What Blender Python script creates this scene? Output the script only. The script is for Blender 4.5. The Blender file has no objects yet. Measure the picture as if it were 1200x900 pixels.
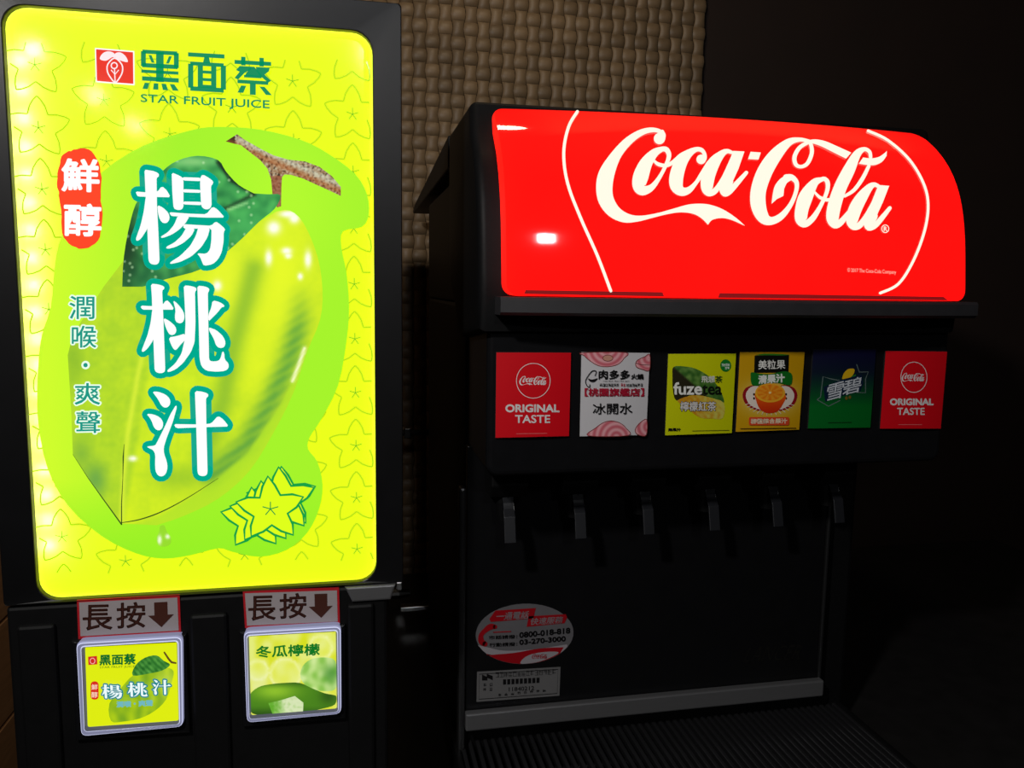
import bpy, bmesh, math, random
from mathutils import Vector, Matrix, noise
from mathutils.geometry import delaunay_2d_cdt, tessellate_polygon
random.seed(7)
scene = bpy.context.scene
C = scene.collection
EYE = 1.5                                   # camera height above the floor; all coordinates below are relative to it

# ------------------------------------------------------------------ camera
F_PX, YAW, PITCH, ROLL = 924.5, .203, .1223, .014
_fwd = Vector((math.sin(YAW)*math.cos(PITCH), math.cos(YAW)*math.cos(PITCH), -math.sin(PITCH)))
_right = Vector((math.cos(YAW), -math.sin(YAW), 0)); _up = _right.cross(_fwd)
RT = _right*math.cos(ROLL) + _up*math.sin(ROLL); UP = _up*math.cos(ROLL) - _right*math.sin(ROLL)
cam = bpy.data.cameras.new('camera'); cam.sensor_fit = 'HORIZONTAL'; cam.sensor_width = 36
cam.lens = 36*F_PX/1200; cam.clip_start = .01
camo = bpy.data.objects.new('camera', cam); C.objects.link(camo)
camo.matrix_world = Matrix(((RT.x, UP.x, -_fwd.x, 0), (RT.y, UP.y, -_fwd.y, 0), (RT.z, UP.z, -_fwd.z, EYE), (0, 0, 0, 1)))
scene.camera = camo

# ------------------------------------------------------------------ world, lamps, exposure
w = bpy.data.worlds.new('world'); scene.world = w; w.use_nodes = True
w.node_tree.nodes['Background'].inputs[0].default_value = (1, .93, .85, 1)
w.node_tree.nodes['Background'].inputs[1].default_value = .0012
scene.view_settings.view_transform = 'Standard'; scene.view_settings.look = 'None'
scene.view_settings.exposure = 0; scene.view_settings.gamma = 1
scene.view_settings.use_curve_mapping = False
def lamp(name, loc, target, size, power, col):
    l = bpy.data.lights.new(name, 'AREA'); l.shape = 'SQUARE' if 'behind' in name else 'DISK'; l.size = size; l.energy = power; l.color = col
    o = bpy.data.objects.new(name, l); C.objects.link(o); o.location = Vector(loc) + Vector((0, 0, EYE))
    o.rotation_euler = (Vector(target) - Vector(loc)).to_track_quat('-Z', 'Y').to_euler(); return o
lamp('ceiling_lamp_behind', (.155, -2.1, 1.02), (.3, .8, -.2), .13, 5.5, (.95, .97, 1))     # mirrored as the small white patch on the sign
lamp('ceiling_lamp_over_counter', (.22, 1.06, 1.0), (.3, 1.62, .2), .12, 1.5, (1, .80, .55))   # warm downlight washing the woven wall
lamp('fill_lamp_left', (-.44, -.08, .60), (.3, .8, -.15), .08, 8.2, (1, .97, .93))  # added unseen fill lamp; makes the flavour labels dim from left to right
for k_, y_ in enumerate((-2.03, -2.80, -3.55)):                                              # row of downlights, mirrored as three dots on the yellow panel
    lamp('downlight_row', (-1.21, y_, .9), (-.2, .8, -.1), .034, .5, (1, .97, .93))

# ------------------------------------------------------------------ materials
def lin(c):
    out = []
    for v in c[:3]:
        v = v/255; out.append(v/12.92 if v <= .04045 else ((v+.055)/1.055)**2.4)
    return (*out, 1)
_M = {}
def new_mat(name):
    m = bpy.data.materials.new(name); m.use_nodes = True
    return m, m.node_tree.nodes, m.node_tree.links, m.node_tree.nodes['Principled BSDF']
def plain(name, col, rough=.5, metal=0, var=.15, scale=60, bump=0, spec=.5, aniso=None):
    """solid surface whose colour wanders a little with procedural noise"""
    if name in _M: return _M[name]
    m, N, L, b = new_mat(name)
    tc = N.new('ShaderNodeTexCoord'); nz = N.new('ShaderNodeTexNoise'); nz.inputs['Scale'].default_value = scale; nz.inputs['Detail'].default_value = 4
    src = tc.outputs['Object']
    if aniso:
        mp = N.new('ShaderNodeMapping'); mp.inputs['Scale'].default_value = aniso; L.new(src, mp.inputs[0]); src = mp.outputs[0]
    L.new(src, nz.inputs['Vector'])
    mx = N.new('ShaderNodeMix'); mx.data_type = 'RGBA'; L.new(nz.outputs[0], mx.inputs[0])
    a = lin(col); mx.inputs[6].default_value = (*[v*(1-var) for v in a[:3]], 1); mx.inputs[7].default_value = (*[min(1, v*(1+var)) for v in a[:3]], 1)
    L.new(mx.outputs[2], b.inputs['Base Color'])
    b.inputs['Roughness'].default_value = rough; b.inputs['Metallic'].default_value = metal; b.inputs['Specular IOR Level'].default_value = spec
    if bump:
        bp = N.new('ShaderNodeBump'); bp.inputs['Strength'].default_value = bump; bp.inputs['Distance'].default_value = .002
        L.new(nz.outputs[0], bp.inputs['Height']); L.new(bp.outputs[0], b.inputs['Normal'])
    _M[name] = m; return m
def ink(col, rough=.45, spec=.3):
    k = ('ink', col)
    if k in _M: return _M[k]
    m, N, L, b = new_mat('ink_%d_%d_%d' % col); b.inputs['Base Color'].default_value = lin(col)
    b.inputs['Roughness'].default_value = rough; b.inputs['Specular IOR Level'].default_value = spec
    _M[k] = m; return m
def glow(col, strength=1, rough=.07, spec=.25, sample=False, name=None):
    """back-lit print: gives off its own colour, front has an acrylic gloss"""
    k = ('glow', col, strength)
    if k in _M: return _M[k]
    m, N, L, b = new_mat(name or 'backlit_%d_%d_%d' % col)
    b.inputs['Base Color'].default_value = (.02, .02, .02, 1); b.inputs['Roughness'].default_value = rough; b.inputs['Specular IOR Level'].default_value = spec
    b.inputs['Emission Color'].default_value = lin(col); b.inputs['Emission Strength'].default_value = strength
    if not sample: m.cycles.emission_sampling = 'NONE'
    _M[k] = m; return m
def picture(lit, rough=.4):
    """printed picture: colours come from the print itself (vertex colours)"""
    k = ('pic', lit)
    if k in _M: return _M[k]
    m, N, L, b = new_mat('backlit_picture' if lit else 'printed_picture')
    at = N.new('ShaderNodeVertexColor'); at.layer_name = 'print'
    b.inputs['Roughness'].default_value = .07 if lit else rough; b.inputs['Specular IOR Level'].default_value = .35
    if lit:
        b.inputs['Base Color'].default_value = (.02, .02, .02, 1)
        L.new(at.outputs[0], b.inputs['Emission Color']); b.inputs['Emission Strength'].default_value = 1; m.cycles.emission_sampling = 'NONE'
    else: L.new(at.outputs[0], b.inputs['Base Color'])
    _M[k] = m; return m
BLACK = plain('black_plastic', (15, 15, 16), .5, 0, .25, 90, .04, spec=.22)
GLOSS = plain('gloss_black_plastic', (20, 20, 22), .26, 0, .2, 70, spec=.28)
SATIN = plain('satin_black_metal', (20, 20, 22), .36, .35, .3, 40, .03)
HOODM = plain('textured_black_plastic', (17, 17, 18), .5, 0, .2, 220, .08, spec=.12)
STEEL = plain('brushed_steel', (122, 122, 124), .4, .55, .12, 30, .05, aniso=(2, 60, 60))

# ------------------------------------------------------------------ mesh helpers
ORG = {}
def thing(name, label, cat, loc):
    o = bpy.data.objects.new(name, None); C.objects.link(o); o.empty_display_size = .05
    o.location = Vector(loc) + Vector((0, 0, EYE)); o['label'] = label; o['category'] = cat; ORG[o] = Vector(loc); return o
def mk(name, V, Fc, mats, parent=None, mi=None, cols=None, smooth=False, label=None, at=None):
    org = ORG[parent] if parent else Vector(at or (0, 0, 0))
    me = bpy.data.meshes.new(name); me.from_pydata([tuple(Vector(v) - org) for v in V], [], Fc)
    for m in (mats if isinstance(mats, (list, tuple)) else [mats]): me.materials.append(m)
    if mi: me.polygons.foreach_set('material_index', mi)
    if cols:
        ca = me.color_attributes.new('print', 'FLOAT_COLOR', 'POINT')
        ca.data.foreach_set('color', [c for col in cols for c in col])
    if smooth: me.polygons.foreach_set('use_smooth', [True]*len(me.polygons))
    me.update(); o = bpy.data.objects.new(name, me); C.objects.link(o)
    if parent: o.parent = parent
    else: o.location = org + Vector((0, 0, EYE))
    if label: o['label'] = label
    ORG[o] = org; return o
def bm_out(bm):
    bm.normal_update(); bm.verts.index_update()
    V = [v.co.copy() for v in bm.verts]; Fc = [[v.index for v in f.verts] for f in bm.faces]; bm.free(); return V, Fc
def box(x0, x1, y0, y1, z0, z1, bev=0, seg=2):
    bm = bmesh.new(); bmesh.ops.create_cube(bm, size=1)
    for v in bm.verts: v.co = Vector(((x0+x1)/2 + v.co.x*(x1-x0), (y0+y1)/2 + v.co.y*(y1-y0), (z0+z1)/2 + v.co.z*(z1-z0)))
    if bev: bmesh.ops.bevel(bm, geom=bm.edges[:], offset=bev, segments=seg, affect='EDGES', profile=.5)
    return bm_out(bm)
def prism_x(prof, x0, x1, bev=0, seg=2):
    """side profile [(y, z)...] extruded along x"""
    bm = bmesh.new(); a = [bm.verts.new((x0, y, z)) for y, z in prof]; b = [bm.verts.new((x1, y, z)) for y, z in prof]; n = len(prof)
    bm.faces.new(a); bm.faces.new(b[::-1])
    for i in range(n): bm.faces.new((a[i], b[i], b[(i+1) % n], a[(i+1) % n]))
    bmesh.ops.recalc_face_normals(bm, faces=bm.faces[:])
    if bev: bmesh.ops.bevel(bm, geom=bm.edges[:], offset=bev, segments=seg, affect='EDGES', profile=.5, clamp_overlap=True)
    return bm_out(bm)
def prism_y(pts, y0, y1, bev=0, seg=2):
    """front outline [(x, z)...] extruded along y; y0 is the front"""
    bm = bmesh.new(); a = [bm.verts.new((x, y0, z)) for x, z in pts]; b = [bm.verts.new((x, y1, z)) for x, z in pts]; n = len(pts)
    bm.faces.new(a); bm.faces.new(b[::-1])
    for i in range(n): bm.faces.new((a[i], b[i], b[(i+1) % n], a[(i+1) % n]))
    bmesh.ops.recalc_face_normals(bm, faces=bm.faces[:])
    if bev:
        fr = [e for e in bm.edges if all(abs(v.co.y-y0) < 1e-6 for v in e.verts)]
        bmesh.ops.bevel(bm, geom=fr, offset=bev, segments=seg, affect='EDGES', profile=.5, clamp_overlap=True)
    return bm_out(bm)
def rrect(x0, x1, z0, z1, r, n=6):
    P = []
    for cx, cz, a0 in ((x1-r, z1-r, 0), (x0+r, z1-r, 90), (x0+r, z0+r, 180), (x1-r, z0+r, 270)):
        for i in range(n+1):
            a = math.radians(a0 + 90*i/n); P.append((cx + r*math.cos(a), cz + r*math.sin(a)))
    return P
def ring_y(outer, inner, y0, y1, lip=0):
    """frame between two outlines with the same number of points; lip sets the inner rim deeper"""
    n = len(outer); V = []
    for P, y in ((outer, y1), (outer, y0), (inner, y0 + lip), (inner, y1)): V += [(x, y, z) for x, z in P]
    Fc = []
    for k in range(4):
        for i in range(n):
            j = (i+1) % n; a, b = k*n, ((k+1) % 4)*n; Fc.append((a+i, a+j, b+j, b+i))
    bm = bmesh.new(); vs = [bm.verts.new(v) for v in V]
    for f in Fc: bm.faces.new([vs[i] for i in f])
    bmesh.ops.recalc_face_normals(bm, faces=bm.faces[:]); return bm_out(bm)
def tube(pts, r, n=10, cap=True):
    V, Fc = [], []; pts = [Vector(p) for p in pts]
    for i, p in enumerate(pts):
        d = (pts[min(i+1, len(pts)-1)] - pts[max(i-1, 0)]).normalized()
        s = d.cross(Vector((0, 0, 1)) if abs(d.z) < .9 else Vector((1, 0, 0))).normalized(); t = s.cross(d)
        rr = r[i] if isinstance(r, (list, tuple)) else r
        for k in range(n): a = 2*math.pi*k/n; V.append(p + (s*math.cos(a) + t*math.sin(a))*rr)
    for i in range(len(pts)-1):
        for k in range(n): Fc.append((i*n+k, i*n+(k+1) % n, (i+1)*n+(k+1) % n, (i+1)*n+k))
    if cap: Fc.append(tuple(range(n))); Fc.append(tuple(range((len(pts)-1)*n, len(pts)*n)))
    return V, Fc
def join(*parts):
    V, Fc = [], []
    for v, f in parts:
        k = len(V); V += list(v); Fc += [tuple(i+k for i in q) for q in f]
    return V, Fc

# ------------------------------------------------------------------ flat shapes for printing (2-D in photo pixels, laid onto real surfaces)
def ray(x, y): return _fwd + RT*((x-600)/F_PX) + UP*((450-y)/F_PX)
class Surf:
    """a surface y = f(x, z); pixels are carried onto it, so that every print has its real place and size"""
    def __init__(s, f, flat=True): s.f = f if callable(f) else (lambda X, Z: f); s.flat = flat
    def hit(s, px, py):
        d = ray(px, py); Y = .8
        for _ in range(2 if s.flat else 40):
            X, Z = d.x*Y/d.y, d.z*Y/d.y; n = s.f(X, Z); Y = n if s.flat else .5*(Y+n)
        return Vector((d.x*Y/d.y, Y, d.z*Y/d.y))
    def at(s, px, py, off):
        p = s.hit(px, py)
        if s.flat: return p - Vector((0, off, 0))
        e = 1e-4; n = Vector(((s.f(p.x+e, p.z)-s.f(p.x-e, p.z))/2/e, -1, (s.f(p.x, p.z+e)-s.f(p.x, p.z-e))/2/e)).normalized()
        return p + n*off
def M(ox, oy, s): return lambda x, y: (ox + x/s, oy + y/s)
def mp(f, P): return [f(p[0], p[1]) + tuple(p[2:]) for p in P]
def crom(P, closed=True, k=5):
    """smooth curve through points; each point may carry further values (width)"""
    n = len(P); out = []; m = len(P[0])
    for i in range(n if closed else n-1):
        q = [P[(i+j) % n] if closed else P[min(max(i+j, 0), n-1)] for j in (-1, 0, 1, 2)]
        for t in range(k):
            t /= k
            out.append(tuple(.5*(2*q[1][c] + (q[2][c]-q[0][c])*t + (2*q[0][c]-5*q[1][c]+4*q[2][c]-q[3][c])*t*t + (3*q[1][c]-q[0][c]-3*q[2][c]+q[3][c])*t**3) for c in range(m)))
    if not closed: out.append(tuple(P[-1]))
    return out
def dens(P, step):
    out = []
    for i in range(len(P)):
        a, b = P[i], P[(i+1) % len(P)]; n = max(1, int(math.dist(a[:2], b[:2])/step))
        out += [(a[0]+(b[0]-a[0])*t/n, a[1]+(b[1]-a[1])*t/n) for t in range(n)]
    return out
def inside(p, P):
    c = False; x, y = p; j = len(P)-1
    for i in range(len(P)):
        if (P[i][1] > y) != (P[j][1] > y) and x < (P[j][0]-P[i][0])*(y-P[i][1])/(P[j][1]-P[i][1]) + P[i][0]: c = not c
        j = i
    return c
def fill(P, step=None):
    P = [tuple(p[:2]) for p in P]
    if not step:
        return P, [tuple(t) for t in tessellate_polygon([[Vector((x, y, 0)) for x, y in P]])]
    B = dens(P, step); pts = [Vector(p) for p in B]
    xs = [p[0] for p in B]; ys = [p[1] for p in B]; y = min(ys) + step*.5; row = 0
    while y < max(ys):
        x = min(xs) + step*(.5 if row % 2 else 1)
        while x < max(xs):
            if inside((x, y), B) and min((x-b[0])**2 + (y-b[1])**2 for b in B) > (step*.45)**2: pts.append(Vector((x, y)))
            x += step
        y += step*.87; row += 1
    nb = len(B)
    r = delaunay_2d_cdt(pts, [(i, (i+1) % nb) for i in range(nb)], [], 1, 1e-7)
    return [tuple(v) for v in r[0]], [tuple(f) for f in r[2] if inside((sum(r[0][i].x for i in f)/3, sum(r[0][i].y for i in f)/3), B)]
def disc(x, y, r, ry=None, n=20): return [(x + r*math.cos(2*math.pi*i/n), y + (ry or r)*math.sin(2*math.pi*i/n)) for i in range(n)]
def plus(*S):
    return join(*[s for s in S if s])
def ribbon(P, w=None, closed=False, caps=True):
    """stroke along points (x, y[, width])"""
    n = len(P); V, Fc = [], []
    for i, p in enumerate(P):
        a = P[(i-1) % n] if closed else P[max(i-1, 0)]; b = P[(i+1) % n] if closed else P[min(i+1, n-1)]
        dx, dy = b[0]-a[0], b[1]-a[1]; l = math.hypot(dx, dy) or 1; h = (w if w is not None else p[2])/2
        V += [(p[0]-dy/l*h, p[1]+dx/l*h), (p[0]+dy/l*h, p[1]-dx/l*h)]
    for i in range(n if closed else n-1):
        j = (i+1) % n; Fc.append((2*i, 2*j, 2*j+1, 2*i+1))
    S = (V, Fc)
    if caps and not closed:
        for p in (P[0], P[-1]):
            r = (w if w is not None else p[2])/2
            if r > .3: S = plus(S, fill(disc(p[0], p[1], r, n=12)))
    return S
def swell(S, r, n=8):
    """the shape grown outwards by r: its filled area plus capsules along its rim"""
    V, Fc = S; cnt = {}
    for f in Fc:
        for i in range(len(f)):
            a, b = f[i], f[(i+1) % len(f)]; cnt[(min(a, b), max(a, b))] = cnt.get((min(a, b), max(a, b)), 0) + 1
    oV, oF = list(V), list(Fc); seen = set()
    for (a, b), c in cnt.items():
        if c != 1: continue
        p, q = V[a], V[b]; dx, dy = q[0]-p[0], q[1]-p[1]; l = math.hypot(dx, dy)
        if l < 1e-6: continue
        nx, ny = -dy/l*r, dx/l*r; k = len(oV)
        oV += [(p[0]+nx, p[1]+ny), (q[0]+nx, q[1]+ny), (q[0]-nx, q[1]-ny), (p[0]-nx, p[1]-ny)]; oF.append((k, k+1, k+2, k+3))
        for i in (a, b):
            if i in seen: continue
            seen.add(i); k = len(oV); oV += disc(V[i][0], V[i][1], r, n=n); oF.append(tuple(range(k, k+n)))
    return oV, oF
_T = {}
def glyphs(s):
    if s in _T: return _T[s]
    cu = bpy.data.curves.new('t', 'FONT'); cu.body = s; cu.resolution_u = 3
    o = bpy.data.objects.new('t', cu); C.objects.link(o); bpy.context.view_layer.update()
    me = bpy.data.meshes.new_from_object(o.evaluated_get(bpy.context.evaluated_depsgraph_get()))
    V = [(v.co.x, v.co.y) for v in me.vertices]; Fc = [tuple(p.vertices) for p in me.polygons]
    bpy.data.objects.remove(o); bpy.data.curves.remove(cu); bpy.data.meshes.remove(me)
    # weld equal points so that the rim is found correctly
    key, ids, nV = {}, [], []
    for v in V:
        q = (round(v[0], 5), round(v[1], 5))
        if q not in key: key[q] = len(nV); nV.append(v)
        ids.append(key[q])
    nF = [f for f in (tuple(dict.fromkeys(ids[i] for i in f)) for f in Fc) if len(f) > 2]
    x0 = min(v[0] for v in nV); x1 = max(v[0] for v in nV); y0 = min(v[1] for v in nV); y1 = max(v[1] for v in nV)
    _T[s] = ([((v[0]-x0)/(x1-x0), (y1-v[1])/(y1-y0)) for v in nV], nF); return _T[s]
def text(s, f, x0, y0, x1, y1, tilt=0, slant=0, bold=0):
    """lettering fitted into a box of the map f; tilt = drop over the width, slant = lean over the height, bold in photo pixels"""
    V, Fc = glyphs(s)
    S = ([f(x0 + u*(x1-x0) + slant*(1-v), y0 + v*(y1-y0) + tilt*u) for u, v in V], Fc)
    return swell(S, bold, 6) if bold else S
def refine(S, lim):
    V = list(S[0]); todo = []; out = []; mid = {}
    for f in S[1]: todo += [(f[0], f[i], f[i+1]) for i in range(1, len(f)-1)]
    while todo:
        t = todo.pop(); e = max(range(3), key=lambda i: math.dist(V[t[i]], V[t[(i+1) % 3]])); a, b_, c = t[e], t[(e+1) % 3], t[(e+2) % 3]
        if math.dist(V[a], V[b_]) <= lim: out.append(t); continue
        key = (min(a, b_), max(a, b_))
        if key not in mid: mid[key] = len(V); V.append(((V[a][0]+V[b_][0])/2, (V[a][1]+V[b_][1])/2))
        todo += [(a, mid[key], c), (mid[key], b_, c)]
    return V, out
def scribble(f, x, y, w_, h_, n=1, gap=.15, drop=0):
    """small print that the photograph does not let one read: little stroke clusters"""
    S = []; c = w_/n
    for k in range(n):
        a, b_ = x + k*c, x + k*c + c*(1-gap); yy = y + drop*k/n
        for t in sorted(random.sample((0, .25, .5, .75, 1), 3)): S.append(ribbon([f(a, yy+t*h_), f(b_, yy+t*h_)], .45, caps=False))
        for t in random.sample((.1, .35, .6, .9), 2): S.append(ribbon([f(a+(b_-a)*t, yy), f(a+(b_-a)*t, yy+h_)], .45, caps=False))
    return plus(*S)
class Print:
    """collects layers of flat shapes and lays them on a surface as one thin mesh"""
    def __init__(s, surf, parent, name, base=.0004, step=.00018, label=None):
        s.a = (surf, parent, name, base, step, label); s.V = []; s.F = []; s.mi = []; s.mats = []; s.cols = []; s.layer = 0
    def add(s, S, mat, layer=None, paint=None):
        surf, _, _, base, step, _ = s.a
        if layer is None: s.layer += 1; layer = s.layer
        s.layer = max(s.layer, layer)
        if mat not in s.mats: s.mats.append(mat)
        if not surf.flat: S = refine(S, 8 if not paint else 4)
        k = len(s.V); off = base + step*layer
        for x, y in S[0]:
            s.V.append(surf.at(x, y, off)); s.cols.append(lin(paint(x, y)) if paint else (1, 1, 1, 1))
        for f in S[1]:
            a, b, c = (S[0][i] for i in f[:3])
            ar = sum(S[0][f[i]][0]*S[0][f[(i+1) % len(f)]][1] - S[0][f[(i+1) % len(f)]][0]*S[0][f[i]][1] for i in range(len(f)))
            s.F.append(tuple(i+k for i in (f if ar < 0 else f[::-1]))); s.mi.append(s.mats.index(mat))
        return s
    def done(s):
        surf, parent, name, _, _, label = s.a
        return mk(name, s.V, s.F, s.mats, parent, s.mi, s.cols, label=label)
def clampc(c): return tuple(min(255, max(0, v)) for v in c)
def mix(a, b, t):
    t = min(1, max(0, t)); return tuple(a[i] + (b[i]-a[i])*t for i in range(3))
def g(x, y, cx, cy, rx, ry=None): return math.exp(-((x-cx)/rx)**2 - ((y-cy)/(ry or rx))**2)
def dline(x, y, P):
    best = 1e9
    for (ax, ay), (bx, by) in zip(P, P[1:]):
        t = ((x-ax)*(bx-ax) + (y-ay)*(by-ay))/((bx-ax)**2 + (by-ay)**2); t = min(1, max(0, t))
        best = min(best, math.hypot(x-ax-(bx-ax)*t, y-ay-(by-ay)*t))
    return best
def struct(o): o['kind'] = 'structure'; return o

# ================================================================== THE SETTING
WY = 1.70                                                     # back wall
DARKWALL = plain('dark_brown_wall', (34, 19, 11), .75, 0, .25, 8, .1)
wb = struct(mk('wall_back', *box(-.62, .772, WY+.004, WY+.03, -.95, 1.1), plain('weave_backing', (38, 28, 18), .9), at=(.08, WY, -1.5)))
struct(mk('wall_right', *box(.772, 3.2, WY+.016, WY+.06, -1.5, 1.1), DARKWALL, at=(2, WY, -1.5)))
struct(mk('floor', *box(-2.2, 3.2, -2.6, WY+.06, -1.54, -1.5), plain('dark_floor_tile', (52, 46, 42), .5, 0, .2, 12), at=(0, 0, -1.5)))
struct(mk('trim_1', *box(-.62, .772, WY-.035, WY+.003, -.70, -.672, .003), plain('dark_wood_ledge', (62, 50, 40), .45, 0, .3, 20), at=(0, WY, -.7)))
# left wall: stained boards, each a piece of its own
wl = struct(mk('wall_left', *box(-.70, -.645, .95, WY+.03, -1.5, 1.1), plain('wall_batten', (40, 28, 20), .8), at=(-.67, 1.3, -1.5)))
WOOD = plain('tan_wood_board', (176, 128, 84), .55, 0, .3, 14, .15, aniso=(1, 1, 9))
for k in range(9):
    z0 = -1.0 + k*.19
    mk('board', *box(-.644, -.632, .96, WY-.002, z0, z0+.184, .002), WOOD, wl)
# woven strands: two shapes, checkered, every one its own piece where the photo shows it
PX, PZ = .02665, .0292
def strand_mesh(vertical):
    V, Fc = [], []; n = 8
    for i in range(n+1):
        t = -1 + 2*i/n; c = math.cos(t*math.pi/2*.97)
        d = .0006 + (.0075 if vertical else .0066)*c**.26
        for s_, e in ((-1, -.003), (-.9, -.0003), (0, .0002), (.9, -.0003), (1, -.003)):
            if vertical: V.append((s_*PX*(.50 - .085*c), -(d+e), t*PZ*.57))
            else: V.append((t*PX*(.50 + .075*(1-s_*s_)), -(d+e), s_*PZ*(.455 + .01*c)))
    for i in range(n):
        for k in range(4):
            f = (i*5+k, i*5+k+1, (i+1)*5+k+1, (i+1)*5+k); Fc.append(f if vertical else f[::-1])
    return V, Fc
m, N, L, b = new_mat('woven_rattan')
oi = N.new('ShaderNodeObjectInfo'); tc = N.new('ShaderNodeTexCoord'); nz = N.new('ShaderNodeTexNoise'); nz.inputs['Scale'].default_value = 55; nz.inputs['Detail'].default_value = 5
L.new(tc.outputs['Object'], nz.inputs['Vector'])
r1 = N.new('ShaderNodeMix'); r1.data_type = 'RGBA'; L.new(nz.outputs[0], r1.inputs[0]); r1.inputs[6].default_value = lin((108, 88, 64)); r1.inputs[7].default_value = lin((140, 117, 88))
r2 = N.new('ShaderNodeMix'); r2.data_type = 'RGBA'; r2.blend_type = 'MULTIPLY'; r2.inputs[0].default_value = 1
mr = N.new('ShaderNodeMapRange'); mr.inputs[3].default_value = .72; mr.inputs[4].default_value = 1.1; L.new(oi.outputs['Random'], mr.inputs[0])
L.new(r1.outputs[2], r2.inputs[6]); L.new(mr.outputs[0], r2.inputs[7]); L.new(r2.outputs[2], b.inputs['Base Color']); b.inputs['Roughness'].default_value = .5
RATTAN = m
sm = {}
for vert in (True, False):
    V, Fc = strand_mesh(vert); me = bpy.data.meshes.new('woven_strand'); me.from_pydata(V, [], Fc); me.materials.append(RATTAN)
    me.polygons.foreach_set('use_smooth', [True]*len(me.polygons)); sm[vert] = (me, V, Fc)
cells = []
ncol = 52; nrow = 60
for i in range(ncol):
    for j in range(nrow):
        X = .772 - PX*(i+.5); Z = 1.07 - PZ*(j+.5) + .35*PZ*0
        # order by how the photo shows them: above the soda machine and in the gap between the two machines
        d = Vector((X, WY, Z)); dz = d.dot(_fwd); px = 600 + F_PX*d.dot(RT)/dz; py = 450 - F_PX*d.dot(UP)/dz
        vis = (472 < px < 832 and -12 < py < 128) or (472 < px < 506 and 120 < py < 560)
        cells.append((0 if vis else 1, abs(px-600)+abs(py-60), X, Z, (i+j) % 2 == 0))
cells.sort(); rest = []
for n_, (v_, _, X, Z, vert) in enumerate(cells):
    if Z < -.67: continue
    if n_ < 300:
        o = bpy.data.objects.new('woven_strand', sm[vert][0]); C.objects.link(o); o.parent = wb
        o.location = Vector((X, WY+.004, Z)) - ORG[wb]
    else: rest.append(([(X+a, WY+.004+b_, Z+c) for a, b_, c in sm[vert][1]], sm[vert][2]))
o = mk('woven_strand_field', *join(*rest), RATTAN, wb, smooth=True); o['kind'] = 'stuff'
# counter both machines stand on
ct = thing('counter', 'dark stone counter that carries the two drink machines', 'counter', (.2, 1.1, -.66))
mk('worktop', *box(-.345, 1.6, .46, WY-.04, -.66, -.62, .004), plain('dark_stone', (34, 33, 33), .3, 0, .4, 25), ct)
mk('base_cabinet', *box(-.325, 1.58, .52, WY-.05, -1.5, -.661, .003), plain('dark_laminate', (36, 30, 27), .5, 0, .2, 10), ct)

# ================================================================== JUICE DISPENSER (left)
jd = thing('juice_dispenser', 'tall black star fruit juice dispenser with a glowing yellow-green light panel', 'drink dispenser', (-.13, 1.0, -.62))
PY = .764
x0, x1, z0, z1 = -.2826, .0227, -.2911, .2289
OUTF = (x0-.0275, x1+.0262, z0-.0022, z1+.0262)
mk('light_box', *box(OUTF[0]+.004, OUTF[1]-.004, PY+.034, PY+.10, OUTF[2]+.004, OUTF[3]-.004, .004), BLACK, jd)
fr = ring_y(rrect(*OUTF, .004), rrect(x0, x1, z0, z1, .019), PY-.003, PY+.034, .002)
o = mk('light_box_frame', *fr, SATIN, jd)
bv = o.modifiers.new('bevel', 'BEVEL'); bv.width = .0018; bv.segments = 2; bv.limit_method = 'ANGLE'
# translucent light panel, bent back at its rim; LEDs stand behind its left edge
m, N, L, b = new_mat('backlit_panel_yellow')
b.inputs['Base Color'].default_value = (.02, .02, .02, 1); b.inputs['Roughness'].default_value = .07; b.inputs['Specular IOR Level'].default_value = .3
b.inputs['Emission Color'].default_value = lin((232, 255, 8)); b.inputs['Emission Strength'].default_value = 1
tr = N.new('ShaderNodeBsdfTranslucent'); tr.inputs[0].default_value = (.9, .9, .55, 1)
ad = N.new('ShaderNodeAddShader'); L.new(b.outputs[0], ad.inputs[0]); L.new(tr.outputs[0], ad.inputs[1]); L.new(ad.outputs[0], N['Material Output'].inputs[0])
PANEL = m
pv, pf = [], []
loops = [(0, 0.0062), (.0012, .003), (.003, .0012), (.0055, .0003), (.008, 0)]
n = 28
for ins, dy in loops: pv += [(x, PY+dy, z) for x, z in rrect(x0+ins, x1-ins, z0+ins, z1-ins, .019-ins)]
for k in range(len(loops)-1):
    for i in range(n): pf.append((k*n+i, k*n+(i+1) % n, (k+1)*n+(i+1) % n, (k+1)*n+i))
pf.append(tuple(range(4*n, 5*n)))
lp = mk('light_panel', pv, pf, PANEL, jd, label='glowing yellow-green star fruit juice panel')
for k in range(19):
    l = bpy.data.lights.new('panel_led', 'POINT'); l.energy = .003; l.shadow_soft_size = .002; l.color = (1, 1, .95)
    o = bpy.data.objects.new('panel_led', l); C.objects.link(o); o.location = (x0+.012, PY+.0068, EYE + z1-.045-k*.0235)
PS = Surf(PY)
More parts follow.
